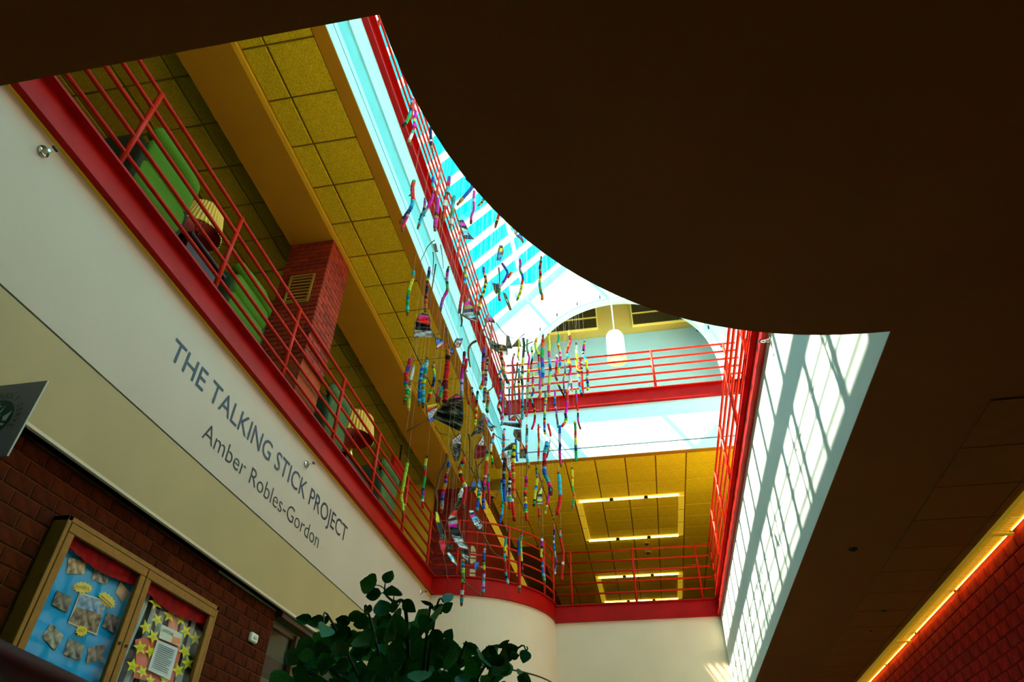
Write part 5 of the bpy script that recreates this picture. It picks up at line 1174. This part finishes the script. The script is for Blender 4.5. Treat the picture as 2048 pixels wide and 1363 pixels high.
PENS = [([(843,625),(835,637),(831,645),(829,659),(828,673.7)], [(856,628),(860,640),(860,655),(862,659),(869,672)], 1.12, 'kpprrkkkkWWW', 'pink, red, black and speckled white bell-shaped pennant on the left'),
 ([(870,673),(873,687),(874,697.5)], [(871,673),(885,681),(893,687)], 1.14, 'kkbbswr', 'small triangular pennant striped black, blue, white and red'),
 ([(915,676),(910,683),(909,690),(912,694)], [(924.7,676.5),(922,685),(919,692),(916,694)], 1.2, 'bWWWr', 'small white and blue knit pennant with a red foot'),
 ([(899,694),(901,703),(904,707)], [(899.5,694),(908,699),(906,706.5)], 1.18, 'bnbn', 'small blue and navy folded pennant near the thick red stick'),
 ([(936,597),(929,608),(926,627),(928,632),(940,639)], [(938,597),(943,606),(948,624),(953,636),(953.6,642)], 1.3, 'WmmanWcWWW', 'tall speckled blue pennant with a magenta band before the red railing'),
 ([(914,787),(893,803),(877,819),(866,835)], [(920,789),(925,800),(926,838),(919.5,861)], 1.06, 'KpKKKKKKKKKK', 'large black woven pennant with pale streaks, the biggest of all'),
 ([(853,811),(853.5,820),(855,833),(858,842)], [(872.7,807),(873,813),(872,823),(864,842)], 1.04, 'yorWWWWb', 'yellow, red and speckled white pennant left of the biggest black one'),
 ([(919,866),(904.7,879.6),(902.6,892),(905.7,907),(911,921.7)], [(920,866),(922,879.6),(921.6,892),(920,907),(916,919.6)], 1.2, 'WWWWKKKKKK', 'leaf-shaped pennant, speckled white above and black below'),
 ([(966,826),(956,845.7),(942.7,872)], [(967,826),(967.9,844.6),(967,862)], 1.3, 'KKKKKK', 'slim black streaked triangular pennant right of the biggest one'),
 ([(964,871),(956,888),(953,890),(950,902),(949,916.5)], [(966,871),(970,890),(973.5,892),(972.5,902),(970,913)], 1.35, 'WWWddddddd', 'house-shaped pennant with white speckled top and maroon body'),
 ([(968,829),(972.5,843.6),(983.8,862)], [(969.5,829),(983.8,848.8),(993,854)], 1.4, 'wtmbcckW', 'slanted pennant striped teal, magenta, blue and cyan'),
 ([(1005,844),(1006,847),(1008,849)], [(1042,845),(1042,850),(1041,855)], 1.7, 'bKKk', 'wide dark fan-shaped pennant before the far white fascia'),
 ([(1029,831),(1018,840)], [(1030.5,831),(1030,841)], 1.72, 'drr', 'small dark red triangle above the wide dark fan'),
 ([(1031,831),(1036,840),(1041,846)], [(1034,830),(1041,837),(1042.5,844)], 1.74, 'WWrr', 'small white and red strip beside the wide dark fan'),
 ([(1029.5,858),(1028.5,869.5),(1039,881.6)], [(1040.6,858),(1041.6,871),(1041.6,883.7)], 1.72, 'KKKKK', 'black streaked pennant directly under the wide dark fan'),
 ([(1040.6,884),(1040.6,898),(1040.6,915.5)], [(1042,884),(1050,898),(1052,915.5)], 1.73, 'oooKKK', 'orange topped black pennant below the streaked one'),
 ([(1025,886),(1015,893),(1006,901)], [(1026,886),(1025,893),(1024,898)], 1.65, 'kkk', 'plain black wing-shaped pennant above the teal one'),
 ([(1017,902),(1014,912),(1013,931),(1021,941)], [(1025,898),(1024,908),(1023,922.7),(1022.6,941)], 1.63, 'ttWWWW', 'teal and speckled white pointed pennant'),
 ([(870.5,1023),(872,1042),(879,1068),(878,1083),(881,1096),(886,1108)], [(874,1023),(881.6,1043.5),(888,1061),(892.6,1083),(889.6,1098),(887.4,1109.5)], 1.24, 'yyykkkKKrprrrr', 'long narrow pennant of yellow, black and red by the corner post'),
 ([(905.8,1020),(895.5,1039),(898,1056.7),(904,1074),(914.6,1089),(922,1105),(929,1120)], [(913,1020),(913,1034.7),(919,1061),(926,1078.7),(935,1095),(938,1111),(939.5,1127)], 1.28, 'rrwksmkkkWWWWWdkkWWk', 'long sock-shaped pennant of red, black and speckled grey'),
 ([(922,975),(916,989),(914,1003),(906,1016)], [(926,975),(929,989),(925,1000),(914,1021)], 1.3, 'wWWKkK', 'white and black speckled pennant above the sock-shaped one'),
 ([(937,1020),(942,1036),(950,1051),(960,1061)], [(946,1020),(953,1031),(963,1045),(964.5,1061)], 1.38, 'WkmcWWWWk', 'pale blue speckled pennant with black and purple bands'),
 ([(948,1124),(949,1138)], [(957,1123),(956,1138)], 1.36, 'bbb', 'tiny square blue pennant before the curved railing'),
 ([(893,1106),(903,1121),(913,1131)], [(898,1104),(908,1115),(914,1129)], 1.26, 'wcws', 'slim white tie-shaped pennant at the lower left'),
 ([(895,1090),(896,1100)], [(904,1088),(903,1100)], 1.26, 'kKk', 'small black tufted pennant at the lower left'),
 ([(946,958.7),(941,972),(939,983)], [(947,958.7),(952,972),(949,980)], 1.36, 'bbKk', 'left one of two small blue triangular pennants'),
 ([(956.5,956),(955,970),(958,978)], [(959,956),(963,975),(965,985)], 1.38, 'bbcnn', 'right one of two small blue triangular pennants'),
 ([(1080.5,975),(1074.4,989.6),(1073,1001),(1071,1006)], [(1083.6,975),(1084.6,989.6),(1083.6,1002),(1086.7,1007)], 1.76, 'WlkslkW', 'small lime, black and white pennant before the ochre ceiling'),
 ([(1016,961),(1014,978),(1013,990)], [(1022,959),(1021,975),(1017,992)], 1.54, 'WKWKW', 'narrow zebra-striped pennant beside the thick yellow stick'),
 ([(916.5,440),(921,454),(926.5,468.7),(932,477.5)], [(925,439),(934,456.6),(937.5,467.6),(947,477.5)], 1.3, 'kmkWcWnn', 'black, purple and blue speckled pennant high by the red railing'),
 ([(867,488),(869,495),(872.5,503)], [(871,487),(873,495),(875,503)], 1.2, 'kkK', 'tiny black pennant below the arched twig'),
 ([(978,676),(981,692),(1005,708)], [(998,689),(1012,693),(1014,709)], 1.55, 'KKKKw', 'broad dark fan-shaped pennant before the top red railing'),
 ([(1014,671),(1013,696)], [(1017,672),(1023.6,696)], 1.65, 'kkKk', 'upright black spike-shaped pennant before the white gable'),
 ([(1037,678),(1024.5,693)], [(1038.5,678),(1041,692)], 1.68, 'jKj', 'small brown triangular pennant before the white gable'),
 ([(976,629.6),(972,637),(974,642)], [(980,630),(987,640),(989,645)], 1.5, 'cmmk', 'small purple and blue pennant at the crooked twig'),
 ([(985,565),(988,575),(991,585)], [(998,567),(997,577),(993,587)], 1.38, 'nkKk', 'dark navy cup-shaped pennant beside the violet bent stick'),
 ([(1007,585),(1012,600),(1020,619)], [(1010,586),(1017,603),(1022,619)], 1.4, 'kKwKk', 'slim black and white pennant slanting down to the right'),
 ([(1000,490),(996,508),(994,520)], [(1004,491),(1006,505),(1000,520)], 1.36, 'kybcb', 'blue pennant with a yellow stripe under the skylight'),
 ([(1024.6,446),(1027,458),(1031,468)], [(1029,449),(1033.6,460),(1033,469)], 1.4, 'cmcc', 'cyan and magenta pennant close to the dark ceiling edge'),
 ([(1033,470),(1042,478),(1046,485)], [(1040,467),(1044,475),(1047,484)], 1.4, 'bvn', 'small blue and violet pennant nearest the dark ceiling edge')]
for i_, q in enumerate(PENS): pennant(q[0], q[1], q[2]+((i_*4) % 9-4)*.020+.155, q[3], q[4])
# ------------------------------------------------------------------ leafy plant at the bottom of the picture
M['leaf'] = mat('dark_green_leaf', (.016, .16, .006), .5, .35, 14, bump=.3, bscale=30, rand=.4, spec=.16)
M['stem'] = mat('green_brown_stem', (.030, .035, .010), .6)
M['pot'] = mat('terracotta_planter', (.20, .07, .03), .7, .1, 8)
plant = thing('leafy_plant', W(-.20, .62, ZG), 'tall dark green leafy potted plant at the bottom centre', 'plant')
pc = W(-.20, .62, ZG)
ob('pot', G().lathe(pc, [(.001, .0), (.20, 0), (.27, .42), (.30, .42), (.30, .48), (.26, .48), (.25, .40), (.001, .40)], 24), M['pot'], plant, True)
ob('soil', G().lathe(pc, [(.001, .43), (.12, .425), (.255, .405)], 20), M['dark'], plant, True)
def leaf_mesh(name, seed, wr):
    rnd = random.Random(seed); n = 20; vs = []; curl = rnd.uniform(-.18, .22); fold = rnd.uniform(.05, .16)
    for i in range(n+1):
        t = i/n; w = wr*.5*(math.sin(math.pi*min(1, t**.72))**.85)*(1+.13*(i % 2))*(1 if 0 < i < n else 0)
        z = curl*t*t; d = rnd.uniform(.92, 1.08)
        vs += [(t, -w*d, z+fold*w*2), (t, -w*.5*d, z+fold*w*.8+.01), (t, 0, z), (t, w*.5, z+fold*w*.8+.01), (t, w, z+fold*w*2)]
    fs = [(i*5+j, i*5+j+1, (i+1)*5+j+1, (i+1)*5+j) for i in range(n) for j in range(4)]
    me = mesh_of(name, G().add(vs, fs), M['leaf']); me.polygons.foreach_set('use_smooth', [True]*len(me.polygons)); return me
LEAF = [leaf_mesh('leaf_%d' % i, i*5+2, .72+.05*i) for i in range(6)]
def leaf(b, t, y, wpx, tilt=None, rnd=random):
    """from base pixel b to tip pixel t at depth y"""
    l0 = math.hypot(t[0]-b[0], t[1]-b[1])
    if l0 > 34: q = max(34/l0, .72); b = (t[0]+(b[0]-t[0])*q, t[1]+(b[1]-t[1])*q); wpx = min(wpx, 30)
    B = atY(b[0], b[1], y); dy = rnd.uniform(-.02, .02) if tilt is None else tilt; T_ = atY(t[0], t[1], y+dy)
    ax = (T_-B); L = ax.length; ax.normalize(); vw = (B-Vector((0, 0, EZ))).normalized()
    si = ax.cross(vw).normalized(); nn = si.cross(ax)
    si = (si*math.cos(a := rnd.uniform(-.5, .5))+nn*math.sin(a)).normalized(); nn = ax.cross(si)
    lpx = math.hypot(t[0]-b[0], t[1]-b[1]); me = LEAF[rnd.randrange(6)]; wr = .72+.05*int(me.name[5])
    sw = min(1.6, max(.4, wpx/lpx/wr))
    o = bpy.data.objects.new('leaf', me); COL.objects.link(o); o.parent = plant
    o.matrix_local = Matrix.Translation(B-WL[plant.name]) @ Matrix(((ax.x*L, si.x*L*sw, nn.x*L, 0), (ax.y*L, si.y*L*sw, nn.y*L, 0), (ax.z*L, si.z*L*sw, nn.z*L, 0), (0, 0, 0, 1)))
    return B
def c1(p): return (540+p[0]/5.611, 1120+p[1]/5.611)
def c2(p): return (800+p[0]/7.061, 1170+p[1]/7.061)
NL1 = [((1295,258),(1375,115),135),((1190,278),(1055,262),105),((1250,372),(1078,405),115),((1390,396),(1372,262),128),((1300,690),(1235,445),215),((470,682),(313,660),88),((605,720),(428,712),84),((600,690),(490,668),55),((600,720),(660,608),75),((640,735),(572,872),105),((945,715),(735,850),190),((1035,590),(893,650),75),((1112,672),(935,720),92),((545,950),(352,975),125),((330,965),(225,1160),115),((185,1195),(160,1078),62),((1440,520),(1335,520),80),((880,930),(755,1000),85),((1150,560),(1060,570),60),((700,1050),(545,1120),110),((620,1120),(480,1130),70),((420,1140),(300,1230),110),((200,1260),(30,1340),120),((1000,820),(1180,930),200),((900,700),(760,660),90),((1360,640),(1480,760),170),((1330,740),(1450,900),190)]
NL2 = [((40,200),(225,375),185),((455,262),(293,212),52),((500,372),(612,238),92),((622,240),(742,98),80),((580,372),(796,225),95),((345,520),(308,398),85),((480,380),(560,560),150),((662,765),(738,608),128),((1228,1012),(1355,872),82),((1380,872),(1558,770),66),((1165,990),(925,825),112),((1400,1000),(1620,880),150),((1560,985),(1705,978),100),((1785,915),(1738,1095),148),((1360,1050),(1540,1180),190),((1660,1250),(1725,1200),60),((1650,1290),(1850,1363),110),((700,1050),(920,1110),120),((900,1120),(1130,1240),130),((960,1290),(780,1250),120),((830,840),(690,900),110),((1000,1000),(860,980),110),((250,700),(400,690),110),((410,660),(650,740),120),((1200,1040),(1080,1080),110),((1250,1100),(1420,1200),140)]
STEMS = []
rl = random.Random(11)
for (b, t, w) in NL1: STEMS.append((c1(b), leaf(c1(b), c1(t), .60+rl.uniform(-.03, .03), w/5.611, rnd=rl)))
for (b, t, w) in NL2: STEMS.append((c2(b), leaf(c2(b), c2(t), .62+rl.uniform(-.03, .03), w/7.061, rnd=rl)))
def inside(x, y):
    poly = [(545,1363),(560,1325),(600,1290),(660,1262),(712,1240),(735,1222),(790,1225),(812,1250),(838,1238),(870,1228),(885,1262),(900,1280),(912,1300),(950,1300),(985,1318),(1005,1300),(1022,1330),(1045,1363)]
    c_ = False; j = len(poly)-1
    for i in range(len(poly)):
        if (poly[i][1] > y) != (poly[j][1] > y) and x < (poly[j][0]-poly[i][0])*(y-poly[i][1])/(poly[j][1]-poly[i][1])+poly[i][0]: c_ = not c_
        j = i
    return c_
cnt = 0
while cnt < 240:
    x = rl.uniform(545, 1050); y = rl.uniform(1225, 1400)
    if not inside(x, min(y, 1362)): continue
    an = rl.uniform(0, 6.28); L_ = rl.uniform(26, 48); t = (x+L_*math.cos(an), y+L_*math.sin(an)*.8)
    if not inside(t[0], min(t[1], 1362)): continue
    leaf((x, y), t, rl.uniform(.56, .78), L_*rl.uniform(.6, .85), tilt=rl.uniform(-.012, .012), rnd=rl); cnt += 1
# stems
crown = W(-.205, .64, .06)
def stem(pts, r0, r1, name='stem'): ob(name, G().tube(spline([Vector(p) for p in pts], 6), [r0+(r1-r0)*i/(6*(len(pts)-1)) for i in range(6*(len(pts)-1)+1)], 6), M['stem'], plant, True)
stem([pc+Vector((0, 0, .40)), pc+Vector((.03, .02, 1.0)), crown], .030, .018, 'trunk')
A1 = atY(*c1((1530, 620)), .62); stem([crown, A1, atY(*c1((1390, 470)), .61), atY(*c1((1295, 375)), .60), atY(*c1((1292, 258)), .60)], .008, .0018)
for a, b in (((1300,375),(1250,372)), ((1290,325),(1190,278)), ((1385,465),(1390,396)), ((1435,515),(1490,440))): stem([atY(*c1(a), .60), (atY(*c1(a), .60)+atY(*c1(b), .60))/2+Vector((0, 0, .004)), atY(*c1(b), .60)], .0022, .0016)
stem([crown, atY(*c2((400, 480)), .62), atY(*c2((455, 330)), .62), atY(*c2((458, 262)), .62)], .006, .0016)
stem([crown, atY(*c2((500, 400)), .62), atY(*c2((620, 240)), .62)], .006, .002)
stem([crown, atY(*c1((1120, 640)), .62), atY(*c1((1060, 590)), .62)], .006, .002)
stem([crown, atY(*c1((700, 700)), .62), atY(*c1((600, 720)), .60)], .006, .002)
stem([crown, atY(*c2((870, 950)), .62), atY(*c2((930, 850)), .62)], .005, .0018)
stem([crown, atY(*c2((1250, 1050)), .64), atY(*c2((1380, 880)), .63)], .006, .0018)
stem([crown, atY(*c2((1560, 1000)), .64), atY(*c2((1785, 915)), .63), atY(*c2((1790, 860)), .63)], .004, .0016)
stem([crown, atY(*c1((300, 1100)), .62), atY(*c1((185, 1195)), .61)], .006, .002)
for k in range(14):
    q = (rl.uniform(600, 1000), rl.uniform(1290, 1360)); stem([crown+Vector((0, 0, -.05*k*.2)), (crown+atY(*q, .66))/2+Vector((0, 0, .05)), atY(*q, .66)], .007, .003)
